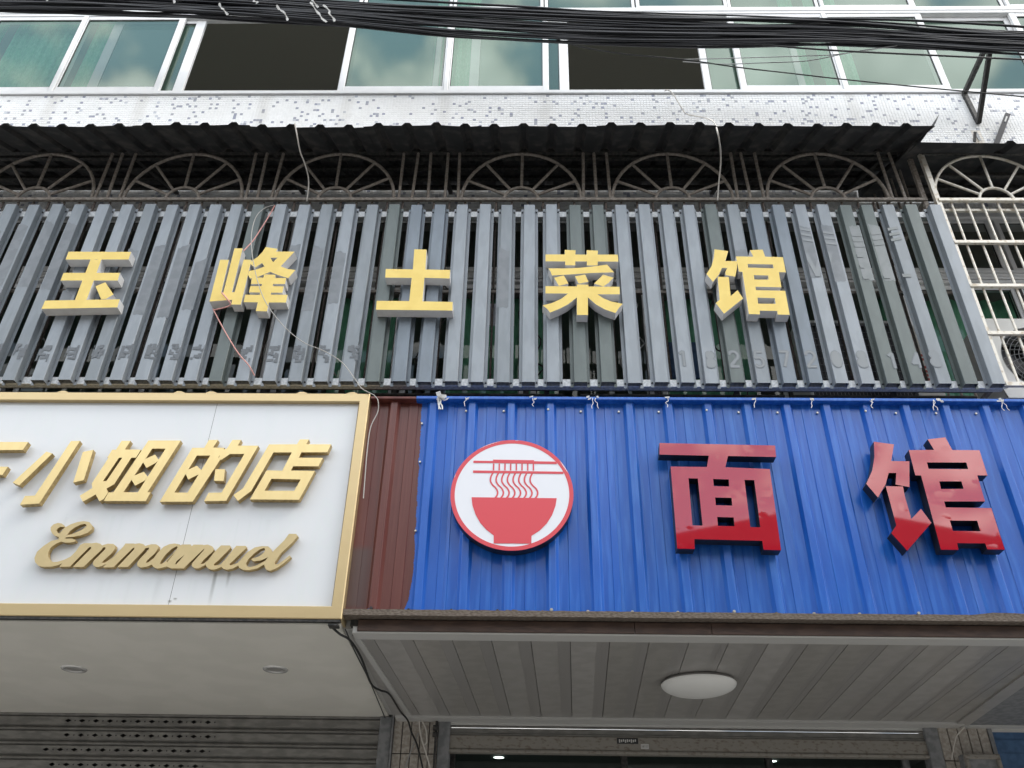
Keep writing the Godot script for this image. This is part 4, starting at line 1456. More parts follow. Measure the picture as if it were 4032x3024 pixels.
# ---------------------------------------------------------------- white sign with a gold frame
func build_white_sign() -> void:
	var o := thing("shop_sign", Vector3(-3.2, 2.98, 0.0), "white sign panel in a wide brushed gold frame, carrying gold lettering", "sign")
	# two panels that meet in a fine seam, streaked by rain below the lettering
	var img := Image.create(1024, 384, false, Image.FORMAT_RGB8)
	var n := FastNoiseLite.new()
	n.seed = 60
	n.frequency = 0.02
	var streaks := []
	var rng := RandomNumberGenerator.new()
	rng.seed = 61
	for k in 30:
		streaks.append([rng.randf_range(0.60, 0.93), (0.60 if k % 2 else 0.87) + rng.randf_range(-0.02, 0.02), rng.randf_range(0.08, 0.3), rng.randf_range(0.0006, 0.003), rng.randf_range(0.015, 0.05)])
	streaks.append([0.849, 0.845, 0.15, 0.0013, 0.7])
	streaks.append([0.866, 0.845, 0.07, 0.0011, 0.6])
	streaks.append([0.7996, 0.968, 0.012, 0.0012, 1.0])
	streaks.append([0.8057, 0.956, 0.012, 0.0012, 1.0])
	for y in 384:
		var v := y / 384.0
		for x in 1024:
			var u := x / 1024.0
			var d := 0.012 + 0.03 * maxf(0.0, n.get_noise_2d(x, y * 0.3))
			for s in streaks:
				if v > s[1] and v < s[1] + s[2]:
					var off := absf(u - s[0])
					if off < s[3] * 2.5:
						d += s[4] * (1.0 - smoothstep(s[3] * 0.4, s[3] * 2.5, off)) * (1.0 - (v - s[1]) / s[2])
			d = minf(d, 0.85)
			img.set_pixel(x, y, lin(0.74, 0.76, 0.78).lerp(lin(0.16, 0.16, 0.15), d * 0.8))
	img.generate_mipmaps()
	var pm := StandardMaterial3D.new()
	pm.albedo_texture = ImageTexture.create_from_image(img)
	pm.roughness = 0.22
	var x0 := -4.9
	var x1 := -0.95
	var y0 := 3.035
	var y1 := 4.215
	var z := 0.035
	for q in [[x0, -1.7425], [-1.7405, x1]]:
		var st := begin()
		var p := [Vector3(q[0], y0, z), Vector3(q[1], y0, z), Vector3(q[1], y1, z), Vector3(q[0], y1, z)]
		var uv := []
		for v in p:
			uv.append(Vector2((v.x - x0) / (x1 - x0), (y1 - v.y) / (y1 - y0)))
		quad_uv(st, p, uv)
		put("panel", st, pm, o)
	var st := begin()
	box(st, Vector3(x0, y0, -0.1), Vector3(x1, y1, z - 0.004))
	put("backing", st, M.bolt, o)
	# mitred frame
	var outer := [Vector2(-5.0, 2.98), Vector2(-0.888, 2.98), Vector2(-0.888, 4.262), Vector2(-5.0, 4.262)]
	var inner := [Vector2(-4.95, 3.042), Vector2(-0.943, 3.042), Vector2(-0.943, 4.207), Vector2(-4.95, 4.207)]
	var names := ["frame_rail", "frame_rail", "frame_rail", "frame_rail"]
	var zf := 0.062
	for k in 4:
		var m := (k + 1) % 4
		st = begin()
		var a: Vector2 = outer[k]
		var b: Vector2 = outer[m]
		var c: Vector2 = inner[m]
		var d: Vector2 = inner[k]
		var e := 0.004
		var cen := Vector2(-2.9, 3.62)
		var nudge := func(p: Vector2, amt: float) -> Vector2: return p + Vector2(signf(cen.x - p.x), signf(cen.y - p.y)) * amt
		var a2: Vector2 = nudge.call(a, e)
		var b2: Vector2 = nudge.call(b, e)
		var c2: Vector2 = nudge.call(c, -e)
		var d2: Vector2 = nudge.call(d, -e)
		quad(st, Vector3(a2.x, a2.y, zf), Vector3(b2.x, b2.y, zf), Vector3(c2.x, c2.y, zf), Vector3(d2.x, d2.y, zf))
		quad(st, Vector3(a.x, a.y, zf - e), Vector3(b.x, b.y, zf - e), Vector3(b2.x, b2.y, zf), Vector3(a2.x, a2.y, zf))
		quad(st, Vector3(d2.x, d2.y, zf), Vector3(c2.x, c2.y, zf), Vector3(c.x, c.y, zf - e), Vector3(d.x, d.y, zf - e))
		quad(st, Vector3(a.x, a.y, -0.12), Vector3(b.x, b.y, -0.12), Vector3(b.x, b.y, zf - e), Vector3(a.x, a.y, zf - e))
		quad(st, Vector3(d.x, d.y, zf - e), Vector3(c.x, c.y, zf - e), Vector3(c.x, c.y, z - 0.01), Vector3(d.x, d.y, z - 0.01))
		put(names[k], st, M.frame_gold, o)
	# blobs of sealant along the top edge
	for q in [-2.62, -1.96, -1.78, -1.27, -0.99]:
		st = begin()
		var prof := [Vector2(q - 0.03, 4.262), Vector2(q - 0.012, 4.268 + rng.randf() * 0.004), Vector2(q + 0.01, 4.271), Vector2(q + 0.03, 4.263), Vector2(q + 0.03, 4.26), Vector2(q - 0.03, 4.26)]
		prism(st, PackedVector2Array(prof), 0.02, 0.061)
		put("sealant", st, M.frame_gold, o)

# ---------------------------------------------------------------- blue corrugated board
func board_profile(x0: float, x1: float) -> Array:
	var p := []
	var base := -0.318
	var pitch := 0.2175
	var k := int(floorf((x0 - base) / pitch)) - 1
	p.append(Vector2(x0, 0))
	while base + k * pitch < x1 + pitch:
		var r := base + k * pitch
		for e in [[-0.034, 0.0], [-0.033, 0.0005], [-0.018, 0.0245], [-0.016, 0.0255], [0.016, 0.0255], [0.018, 0.0245], [0.033, 0.0005], [0.034, 0.0], [0.080, 0.0], [0.083, 0.0036], [0.132, 0.0036], [0.135, 0.0]]:
			var x: float = r + e[0]
			if x > x0 + 0.002 and x < x1 - 0.002:
				p.append(Vector2(x, e[1]))
		k += 1
	p.append(Vector2(x1, 0))
	return p

func build_blue_board() -> void:
	var o := thing("corrugated_board", Vector3(1.6, 3.0, 0.0), "blue corrugated sign board with a maroon painted strip at its left end", "sign board")
	var y0 := 3.03
	var y1 := 4.236
	# left sheet: maroon paint over blue, ragged edge
	var w := 512
	var h := 1024
	var img := Image.create(w, h, false, Image.FORMAT_RGB8)
	var n := FastNoiseLite.new()
	n.seed = 70
	n.frequency = 0.012
	n.fractal_octaves = 4
	var xa := -0.92
	var xb := -0.42
	for y in h:
		var v := float(y) / h
		var edge := lerpf(-0.604, -0.566, v) + 0.006 * n.get_noise_2d(0, y * 1.3) + 0.004 * n.get_noise_2d(40, y * 8.0) - 0.045 * pow(v, 14.0)
		for x in w:
			var u := xa + (xb - xa) * x / w
			var e := edge + 0.004 * n.get_noise_2d(x * 3.0, y * 0.7)
			var c: Color
			if u < e:
				var s := 0.5 + 0.5 * n.get_noise_2d(x * 5.0, y * 0.12)
				c = Color(0.095, 0.021, 0.017).lerp(Color(0.15, 0.045, 0.034), s)
				var grey := (1.0 - smoothstep(-0.835, -0.755, u)) * smoothstep(0.70, 0.74, v) * (1.0 - smoothstep(0.96, 1.0, v))
				c = c.lerp(Color(0.085, 0.062, 0.058), grey * 0.75)
				if v > 0.985 and n.get_noise_2d(x * 2.2, 5.0) > 0.12:
					c = Color(0.014, 0.09, 0.45)
			else:
				c = Color(0.009, 0.098, 0.46).lerp(Color(0.02, 0.13, 0.52), 0.5 + 0.5 * n.get_noise_2d(x * 2.0, y * 0.3))
			img.set_pixel(x, y, c.linear_to_srgb())
	img.generate_mipmaps()
	var mm := StandardMaterial3D.new()
	mm.albedo_texture = ImageTexture.create_from_image(img)
	mm.roughness = 0.38
	var st := begin()
	var prof := board_profile(xa, xb)
	for k in prof.size() - 1:
		var a: Vector2 = prof[k]
		var b: Vector2 = prof[k + 1]
		var p := [Vector3(a.x, y0, a.y), Vector3(b.x, y0, b.y), Vector3(b.x, y1, b.y), Vector3(a.x, y1, a.y)]
		var uv := []
		for q in p:
			uv.append(Vector2((q.x - xa) / (xb - xa), (y1 - q.y) / (y1 - y0)))
		quad_uv(st, p, uv)
	var first := put("board_sheet", st, mm, o)
	first.set_meta("label", "board sheet overpainted maroon with a ragged edge")
	var cuts := [-0.42, 0.45, 1.32, 2.19, 3.06, 3.93, 4.8]
	for k in 6:
		st = begin()
		var pr := board_profile(cuts[k], cuts[k + 1] + 0.01)
		var lap := 0.0012 * (k % 2)
		for q in pr.size():
			pr[q] = pr[q] + Vector2(0, lap)
		sheet(st, pr, y0 + 0.002 * (k % 3), y1, 0.001)
		put("board_sheet", st, M.blue_faded if k in [1, 4] else M.blue, o)
	# folded flashing along the top
	st = begin()
	bevel_box(st, Vector3(-0.886, 4.237, -0.05), Vector3(-0.63, 4.254, 0.048), 0.003)
	put("maroon_flashing", st, M.maroon, o)
	st = begin()
	bevel_box(st, Vector3(-0.63, 4.236, -0.05), Vector3(4.8, 4.256, 0.05), 0.003)
	put("blue_flashing", st, M.blue, o)
	st = begin()
	box(st, Vector3(-0.886, 4.20, -0.06), Vector3(4.8, 4.237, -0.004))
	put("batten", st, M.black_iron, o)
	for x in [-0.759, -0.58, -0.373, -0.15, 0.11, 0.286, 0.499, 0.717, 0.982, 1.367, 1.583, 1.855]:
		st = begin()
		var z := profile_height(x)
		screw(st, Vector3(x, 3.046, z), 0.009, 0.008)
		put("screw", st, M.zinc_bolt if x > -0.1 else M.bolt, o)
	for x in [-0.352, -0.143, 0.103, 0.284, 0.494, 0.715, 0.975, 1.154, 1.368, 1.587, 1.844, 2.016, 2.235, 2.453]:
		st = begin()
		screw(st, Vector3(x, 4.184, profile_height(x)), 0.007, 0.006)
		put("screw", st, M.zinc_bolt, o)
	for q in [[-0.592, 4.10], [-0.585, 3.86], [-0.578, 3.46]]:
		st = begin()
		screw(st, Vector3(q[0], q[1], profile_height(q[0])), 0.007, 0.007)
		put("screw", st, M.zinc_bolt, o)
	# crumbled mortar along the foot of the board
	for q in [[-0.36, -0.27, 0.016], [-0.13, -0.03, 0.018], [0.02, 0.11, 0.014], [0.33, 0.42, 0.012], [0.60, 0.68, 0.012], [1.15, 1.22, 0.016], [2.02, 2.5, 0.03]]:
		st = begin()
		var poly := PackedVector2Array([Vector2(q[0], 3.03), Vector2(q[1], 3.03)])
		var cnt := 14
		for k in cnt:
			var t := 1.0 - (k + 0.5) / cnt
			poly.append(Vector2(lerpf(q[0], q[1], t), 3.033 + q[2] * sin(t * PI) * (0.7 + 0.5 * n.get_noise_2d(t * 400.0, q[0] * 90.0))))
		prism(st, poly, 0.0, 0.0275)
		put("mortar", st, M.rust, o)
	# scraps of torn tape and string on the flashing
	var scraps := [[-0.496, 3, "big crumpled white tape scrap at the left end of the blue flashing"], [-0.342, 1, "thin torn tape loop right of the crumpled scrap"], [0.009, 1, "torn string scrap on the flashing above the round sign"], [0.342, 2, "white torn tape between the round sign and the first red character"], [0.763, 1, "white tape tag on the flashing above the left of the first red character"], [1.218, 1, "torn tape on the flashing above the right of the first red character"], [1.561, 1, "torn tape with a dangling loop between the red characters"], [1.865, 1, "faint tape stub on the flashing left of the second red character"], [2.223, 2, "white tape with hanging ends above the second red character"], [2.576, 2, "rightmost tape scrap with a long thread on the flashing"]]
	var rng := RandomNumberGenerator.new()
	rng.seed = 90
	for s in scraps:
		var sc := thing("tape_scrap", Vector3(s[0], 4.24, 0.05), s[2], "tape scrap", "torn tape on the blue flashing")
		var size: int = s[1]
		st = begin()
		var b := Vector3(s[0], 4.248, 0.0515)
		for k in (9 if size == 3 else size + 1):
			var c := b + Vector3(rng.randf_range(-0.018, 0.018) * minf(size, 1.6), rng.randf_range(-0.012, 0.008) * (2.2 if size == 3 else 1.0), rng.randf_range(0.0, 0.004) + 0.003 * k)
			var u := Vector3(rng.randf_range(0.012, 0.022), rng.randf_range(-0.006, 0.006), rng.randf_range(-0.002, 0.006))
			var v := Vector3(rng.randf_range(-0.006, 0.006), rng.randf_range(-0.016, -0.009), rng.randf_range(0.0, 0.005))
			if size == 3:
				u *= 1.5
				v *= 1.9
			quad(st, c, c + v, c + u + v, c + u)
			quad(st, c, c + u, c + u + v, c + v)
		put("torn_flap", st, M.tape, sc)
		st = begin()
		for k in size:
			var pts := []
			var c := b + Vector3(rng.randf_range(-0.015, 0.03), -0.005, 0.003)
			for q in 5:
				pts.append(c + Vector3(rng.randf_range(-0.008, 0.008) + 0.005 * q * (k - 0.5), -0.013 * q * (1.0 + 0.2 * size), 0.002 * q))
			tube(st, smooth_path(pts, 3), 0.0018 if size < 3 else 0.004, 5)
		put("thread", st, M.tape, sc)

func profile_height(x: float) -> float:
	var d := fposmod(x + 0.318 + 0.10875, 0.2175) - 0.10875
	var a := absf(d)
	if a < 0.017:
		return 0.0265
	if a < 0.033:
		return 0.0265 * (0.033 - a) / 0.016 + 0.001
	return 0.005

# ---------------------------------------------------------------- round noodle sign
func ribbon(st: SurfaceTool, pts: Array, w: float, z0: float, z1: float) -> void:
	prism(st, stroke_flat(pts, w), z0, z1)

func stroke_flat(pts: Array, w: float) -> PackedVector2Array:
	var l := PackedVector2Array()
	var r := PackedVector2Array()
	for k in pts.size():
		var d: Vector2 = (pts[mini(k + 1, pts.size() - 1)] - pts[maxi(k - 1, 0)]).normalized()
		var nrm := Vector2(-d.y, d.x) * w * 0.5
		l.append(pts[k] + nrm)
		r.append(pts[k] - nrm)
	r.reverse()
	l.append_array(r)
	return l

func build_round_sign() -> void:
	var c := Vector2(-0.088, 3.636)
	var z := 0.09
	var o := thing("round_sign", Vector3(c.x, 3.32, 0.03), "round light box sign with a red noodle bowl and chopsticks on white", "sign")
	var st := begin()
	lathe(st, Vector3(c.x, c.y, 0.027), Vector3.BACK, [Vector2(0.0, 0.0), Vector2(0.3135, 0.0), Vector2(0.3135, 0.058)], 96)
	put("case", st, M.letter_black, o)
	st = begin()
	lathe(st, Vector3(c.x, c.y, 0.0), Vector3.BACK, [Vector2(0.3135, 0.085), Vector2(0.3135, z - 0.001), Vector2(0.0, z - 0.001)], 96, false)
	put("white_face", st, M.white_face, o)
	st = begin()
	lathe(st, Vector3(c.x, c.y, 0.0), Vector3.BACK, [Vector2(0.3148, z - 0.003), Vector2(0.3145, z), Vector2(0.2935, z), Vector2(0.2935, z - 0.001)], 128, false)
	put("red_rim", st, M.red_vinyl, o)
	# places where the rim's red film has worn away
	for q in [[22.0, 38.0, 0.006], [84.0, 88.0, 0.003], [102.0, 124.0, 0.003], [160.0, 164.0, 0.003]]:
		st = begin()
		var pts := []
		for k in 16:
			var t := k / 15.0
			var a: float = deg_to_rad(lerpf(q[0], q[1], t))
			pts.append(Vector2(c.x + cos(a) * 0.313, c.y + sin(a) * 0.313))
		for k in 16:
			var t := 1.0 - k / 15.0
			var a: float = deg_to_rad(lerpf(q[0], q[1], t))
			var rr: float = 0.313 - q[2] * sin(t * PI) * (0.7 + 0.4 * sin(k * 2.7))
			pts.append(Vector2(c.x + cos(a) * rr, c.y + sin(a) * rr))
		prism(st, PackedVector2Array(pts), z, z + 0.0006)
		put("worn_spot", st, M.white_face, o)
	var G := glyph_outlines()
	var g: Array = G["emblem"]
	var names := ["bowl", "chopstick", "chopstick"]
	for k in 3:
		var poly := PackedVector2Array()
		for p in poly_of(g[2][k][0]):
			poly.append(p + Vector2(g[0], g[1]))
		st = begin()
		prism(st, poly, z - 0.0005, z + 0.0006)
		put(names[k], st, M.red_vinyl, o)
	for k in 8:
		var x := -0.186 + k * 0.0297
		st = begin()
		prism(st, PackedVector2Array([Vector2(x - 0.0038, 3.768), Vector2(x + 0.0038, 3.768), Vector2(x + 0.0038, 3.808), Vector2(x - 0.0038, 3.808)]), z - 0.0005, z + 0.0004)
		put("noodle", st, M.red_vinyl, o)
		var xo := -0.187 + k * 0.0293
		var ctrl := [Vector2(0, 3.756), Vector2(-0.0115, 3.728), Vector2(-0.0125, 3.703), Vector2(-0.001, 3.682), Vector2(0.016, 3.664), Vector2(0.0255, 3.643), Vector2(0.0235, 3.624), Vector2(0.0135, 3.608)]
		var pts := []
		for q in ctrl.size() - 1:
			for s in 4:
				var p0: Vector2 = ctrl[maxi(q - 1, 0)]
				var p3: Vector2 = ctrl[mini(q + 2, ctrl.size() - 1)]
				pts.append((ctrl[q] as Vector2).cubic_interpolate(ctrl[q + 1], p0, p3, s / 4.0) + Vector2(xo, 0))
		pts.append(ctrl[ctrl.size() - 1] + Vector2(xo, 0))
		st = begin()
		ribbon(st, pts, 0.0082, z - 0.0005, z + 0.0004)
		put("noodle", st, M.red_vinyl, o)

# ---------------------------------------------------------------- cables
func station(tab: Array, x: float, col: int) -> float:
	for k in tab.size() - 1:
		if x <= tab[k + 1][0] or k == tab.size() - 2:
			var t: float = (x - tab[k][0]) / (tab[k + 1][0] - tab[k][0])
			var m0: float = (tab[k + 1][col] - tab[maxi(k - 1, 0)][col]) * 0.5
			var m1: float = (tab[mini(k + 2, tab.size() - 1)][col] - tab[k][col]) * 0.5
			var t2 := t * t
			var t3 := t2 * t
			return (2 * t3 - 3 * t2 + 1) * tab[k][col] + (t3 - 2 * t2 + t) * m0 + (-2 * t3 + 3 * t2) * tab[k + 1][col] + (t3 - t2) * m1
	return tab[0][col]

func build_cables() -> void:
	var tab := [[-5.03, 8.668, 8.372], [-4.577, 8.626, 8.339], [-3.07, 8.518, 8.241], [-1.595, 8.406, 8.099], [-0.159, 8.294, 7.90], [1.235, 8.165, 7.812], [2.61, 8.09, 7.80], [3.94, 7.968, 7.701], [4.46, 7.914, 7.666]]
	var o := thing("cable_bundle", Vector3(0, 8.1, -0.2), "thick bundle of black cables strung across the upper windows", "cable bundle")
	var rng := RandomNumberGenerator.new()
	rng.seed = 100
	var count := 48
	for i in count:
		var v := (i + 0.5) / count
		var ph := rng.randf() * TAU
		var ph2 := rng.randf() * TAU
		var amp := rng.randf_range(0.02, 0.09)
		var fr := rng.randf_range(0.5, 1.1)
		var zc := -0.2 + rng.randf_range(-0.045, 0.045)
		var r := rng.randf_range(0.006, 0.011)
		var pts := []
		for k in 49:
			var x := -5.03 + 9.49 * k / 48.0
			var t := clampf(v + amp * sin(x * fr + ph) + 0.03 * sin(x * 2.3 + ph2), 0.0, 1.0)
			var y := lerpf(station(tab, x, 1), station(tab, x, 2), t)
			pts.append(Vector3(x, y, zc + 0.02 * sin(x * 1.3 + ph2)))
		var st := begin()
		tube(st, pts, r, 7)
		put("cable", st, M.cable if i % 7 else M.cable_grey, o)
	# torn wrapping that hangs from the bundle
	for q in [[-4.35, 8.78, 0.16], [-3.24, 8.78, 0.22], [-2.72, 8.56, 0.16], [-2.20, 8.52, 0.2], [-1.98, 8.72, 0.22], [-1.93, 8.58, 0.30], [-1.80, 8.52, 0.22], [-2.45, 8.66, 0.12]]:
		var st := begin()
		var pts := []
		var b := Vector3(q[0] * 0.955, q[1] * 0.955 + 0.07, -0.11)
		for k in 6:
			pts.append(b + Vector3(0.6 * q[2] * k / 5.0 + rng.randf_range(-0.012, 0.012), -q[2] * k / 5.0, 0.02 + rng.randf_range(-0.01, 0.01)))
		pts = smooth_path(pts, 3)
		for k in pts.size() - 1:
			var w := Vector3(0.007 + 0.004 * sin(k * 1.1), 0.001, 0.003)
			quad(st, pts[k] - w, pts[k] + w, pts[k + 1] + w, pts[k + 1] - w)
			quad(st, pts[k] - w, pts[k + 1] - w, pts[k + 1] + w, pts[k] + w)
		put("torn_strip", st, M.tape, o)

func build_loose_wires() -> void:
	var W := wire_paths()
	var spec := [
		["thin_a", "wire", 0.004, "wire_grey", "thin grey wire sagging off the cable bundle, upper of the pair at right"],
		["thin_b", "wire", 0.004, "wire_grey", "thin grey wire sagging off the cable bundle, lower of the pair at right"],
		["black_a", "wire", 0.0055, "wire_black", "long black wire slanting down to the right under the bundle"],
		["black_b", "wire", 0.0075, "wire_black", "black cable running just below the bundle to the metal bracket"],
		["white_wall", "wire", 0.0055, "wire_white", "white wire hanging from the sill over the tiles and the awning"],
		["beige_short", "wire", 0.0045, "wire_white", "short pale wire hanging from the awning edge in front of an arch"],
		["grey_loop", "wire", 0.0027, "wire_pale", "long pale wire looping over the second yellow character down to the maroon strip"],
		["pink_a", "string", 0.004, "pink", "pink string tied from the grille rail to the second yellow character"],
		["pink_b", "string", 0.0045, "pink", "short pink string draped on the foot of the second yellow character"],
		["pink_c", "string", 0.0035, "pink", "pink string hanging below the second yellow character"],
		["soffit_black", "wire", 0.006, "wire_black", "black cable drooping along the joint of the two canopies"],
		["soffit_thin", "wire", 0.003, "wire_black", "thin black wire along the right edge of the plaster ceiling"],
		["pillar_white_a", "wire", 0.005, "wire_white", "long pale wire hanging down the left tiled pillar"],
		["pillar_white_b", "wire", 0.005, "wire_white", "short hooked pale wire at the top of the left tiled pillar"],
		["pillar_white_c", "wire", 0.004, "wire_grey", "grey wire slanting left across the left tiled pillar"],
		["right_string", "string", 0.004, "wire_white", "pale knotted string hanging from the canopy at the right pillar"]]
	for s in spec:
		var pts := path_of(W[s[0]])
		# ends at a fixing: keep the path, smooth it
		var st := begin()
		tube(st, smooth_path(pts, 6), s[2], 6)
		tag(put(s[1], st, M[s[3]]), s[4], s[1])

func build_brackets() -> void:
	var o := thing("wall_bracket", Vector3(3.79, 7.64, WALL_Z), "dark triangular steel bracket on the tiled wall under the cables", "bracket")
	var a := Vector3(3.781, 8.017, WALL_Z + 0.012)
	var b := Vector3(3.796, 7.63, WALL_Z + 0.012)
	var q := Vector3(3.768, 8.025, -0.24)
	for s in [["wall_plate", a, b], ["bracket_arm", a, q], ["diagonal_strut", b, q]]:
		var st := begin()
		bar(st, s[1], s[2], 0.034, 0.034)
		put(s[0], st, M.black_iron, o)
	var st := begin()
	screw(st, b + Vector3(0, 0.02, 0.018), 0.008, 0.008)
	put("bolt", st, M.zinc_bolt, o)
	o = thing("slotted_post", Vector3(3.9, 7.3, WALL_Z), "dark slotted steel strip sticking up behind the right awning", "metal post")
	st = begin()
	bar(st, Vector3(3.83, 7.30, WALL_Z + 0.02), Vector3(4.045, 7.70, WALL_Z + 0.05), 0.042, 0.02)
	put("strip", st, M.bolt, o)
	st = begin()
	bar(st, Vector3(3.990, 7.598, WALL_Z + 0.0545), Vector3(4.022, 7.658, WALL_Z + 0.0585), 0.013, 0.004)
	put("slot", st, M.tape, o)
	o = thing("bent_clip", Vector3(3.72, 7.4, WALL_Z), "small bent metal clip on the tiles left of the slotted strip", "clip")
	st = begin()
	bar(st, Vector3(3.70, 7.40, WALL_Z + 0.01), Vector3(3.722, 7.495, WALL_Z + 0.03), 0.022, 0.01)
	put("leg", st, M.black_iron, o)
	st = begin()
	bar(st, Vector3(3.722, 7.495, WALL_Z + 0.03), Vector3(3.75, 7.41, WALL_Z + 0.012), 0.022, 0.008)
	put("leg", st, M.galvanised, o)

# ---------------------------------------------------------------- built-up characters
func build_characters() -> void:
	var G := glyph_outlines()
	# outline, thing name, back plane, front plane, materials, label, group
	var yl := "yellow characters on the slat screen"
	var gl := "gold characters on the white sign"
	var rl := "red characters on the blue board"
	var spec := [
		["jade", "sign_character", 0.002, 0.07, "yellow", "letter_white", "yellow channel character with three bars and a dot, leftmost on the slats", yl],
		["peak", "sign_character", 0.002, 0.07, "yellow", "letter_white", "yellow channel character of two halves, second on the slats, string tied to it", yl],
		["earth", "sign_character", 0.002, 0.07, "yellow", "letter_white", "plain yellow cross-shaped channel character with two bars, middle of the slats", yl],
		["dish", "sign_character", 0.002, 0.07, "yellow", "letter_white", "yellow channel character with three diamond dots and splayed legs", yl],
		["hall", "sign_character", 0.002, 0.07, "yellow", "letter_white", "yellow channel character with three slots, rightmost on the slats", yl],
		["king", "sign_character", 0.046, 0.08, "gold", "gold_side_shaded", "gold character cut off by the left picture edge on the white sign", gl],
		["small", "sign_character", 0.046, 0.08, "gold", "gold_side_shaded", "gold character of three separate slanted strokes on the white sign", gl],
		["sister", "sign_character", 0.046, 0.08, "gold", "gold_side_shaded", "gold two-part character with diamond bars, left of the panel seam", gl],
		["of", "sign_character", 0.046, 0.08, "gold", "gold_side_shaded", "gold two-part character with a loose square dot, right of the seam", gl],
		["shop", "sign_character", 0.046, 0.08, "gold", "gold_side_shaded", "gold character with a sweeping left stroke and a box, nearest the frame", gl],
		["script", "script_lettering", 0.044, 0.07, "gold_paint", "gold_side_shaded", "matt gold joined script lettering under the gold characters", ""],
		["noodle", "sign_character", 0.032, 0.095, "red", "letter_black", "glossy red box-shaped character with five windows beside the round sign", rl],
		["red_hall", "sign_character", 0.032, 0.095, "red", "letter_black", "glossy red two-part character at the right of the blue board", rl]]
	var work := []
	for s in spec:
		var g: Array = G[s[0]]
		var o := thing(s[1], Vector3(g[0], g[1], s[2]), s[6], "lettering" if s[1] == "script_lettering" else "sign character", s[7])
		# strokes that touch are one solid; strokes that stand apart are separate solids of the same character
		var groups := []
		for stroke in g[2]:
			var poly := poly_of(stroke[0])
			var hit := []
			for k in groups.size():
				for e in groups[k]:
					if Geometry2D.intersect_polygons(poly, e[0]).size():
						hit.append(k)
						break
			var merged := [[poly, stroke[1]]]
			hit.reverse()
			for k in hit:
				merged.append_array(groups[k])
				groups.remove_at(k)
			groups.append(merged)
		for grp in groups:
			var csg := CSGCombiner3D.new()
			csg.name = "csg_work"
			var depth: float = s[3] - s[2]
			for e in grp:
				var own := CSGCombiner3D.new()
				var c := CSGPolygon3D.new()
				c.polygon = e[0]
				c.depth = depth
				own.add_child(c)
				for hole in e[1]:
					var h := CSGPolygon3D.new()
					h.polygon = poly_of(hole)
					h.depth = depth + 0.2
					h.position.z = 0.1
					h.operation = CSGShape3D.OPERATION_SUBTRACTION
					own.add_child(h)
				csg.add_child(own)
			add_child(csg)
			work.append([csg, o, s, depth])
	await get_tree().process_frame
	for w in work:
		var csg: CSGCombiner3D = w[0]
		var mesh := csg.bake_static_mesh()
		remove_child(csg)
		csg.free()
		if mesh == null or mesh.get_surface_count() == 0:
			print("empty character ", w[2][0])
			continue
		var face := begin()
		var side := begin()
		var v: PackedVector3Array = mesh.surface_get_arrays(0)[Mesh.ARRAY_VERTEX]
		var depth: float = w[3]
		var shift := Vector3(0, 0, depth)
		for k in range(0, v.size(), 3):
			var nrm := (v[k + 2] - v[k]).cross(v[k + 1] - v[k]).normalized()
			var tgt := face if nrm.z > 0.7 else side
			for e in 3:
				tgt.add_vertex(v[k + e] + shift)
		var o: Node3D = w[1]
		var s: Array = w[2]
		var f := MeshInstance3D.new()
		f.name = part_name(o, "face")
		f.mesh = done(face)
		f.material_override = M[s[4]]
		o.add_child(f)
		var r := MeshInstance3D.new()
		r.name = part_name(o, "letter_edge")
		r.mesh = done(side)
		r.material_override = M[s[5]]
		o.add_child(r)
	# clear plastic feet behind the gold lettering
	for s in spec:
		if s[4] != "gold":
			continue
		var g: Array = G[s[0]]
		var host: Node3D = null
		for c in get_children():
			if c.has_meta("label") and c.get_meta("label") == s[6]:
				host = c
		for stroke in g[2]:
			var poly := poly_of(stroke[0])
			var inner := Geometry2D.offset_polygon(poly, -0.006)
			if inner.is_empty():
				continue
			if stroke[1].size():
				continue
			var st := begin()
			prism(st, inner[0], -0.011, 0.0)
			var p := MeshInstance3D.new()
			p.name = part_name(host, "spacer")
			p.mesh = done(st)
			p.material_override = M.spacer
			host.add_child(p)

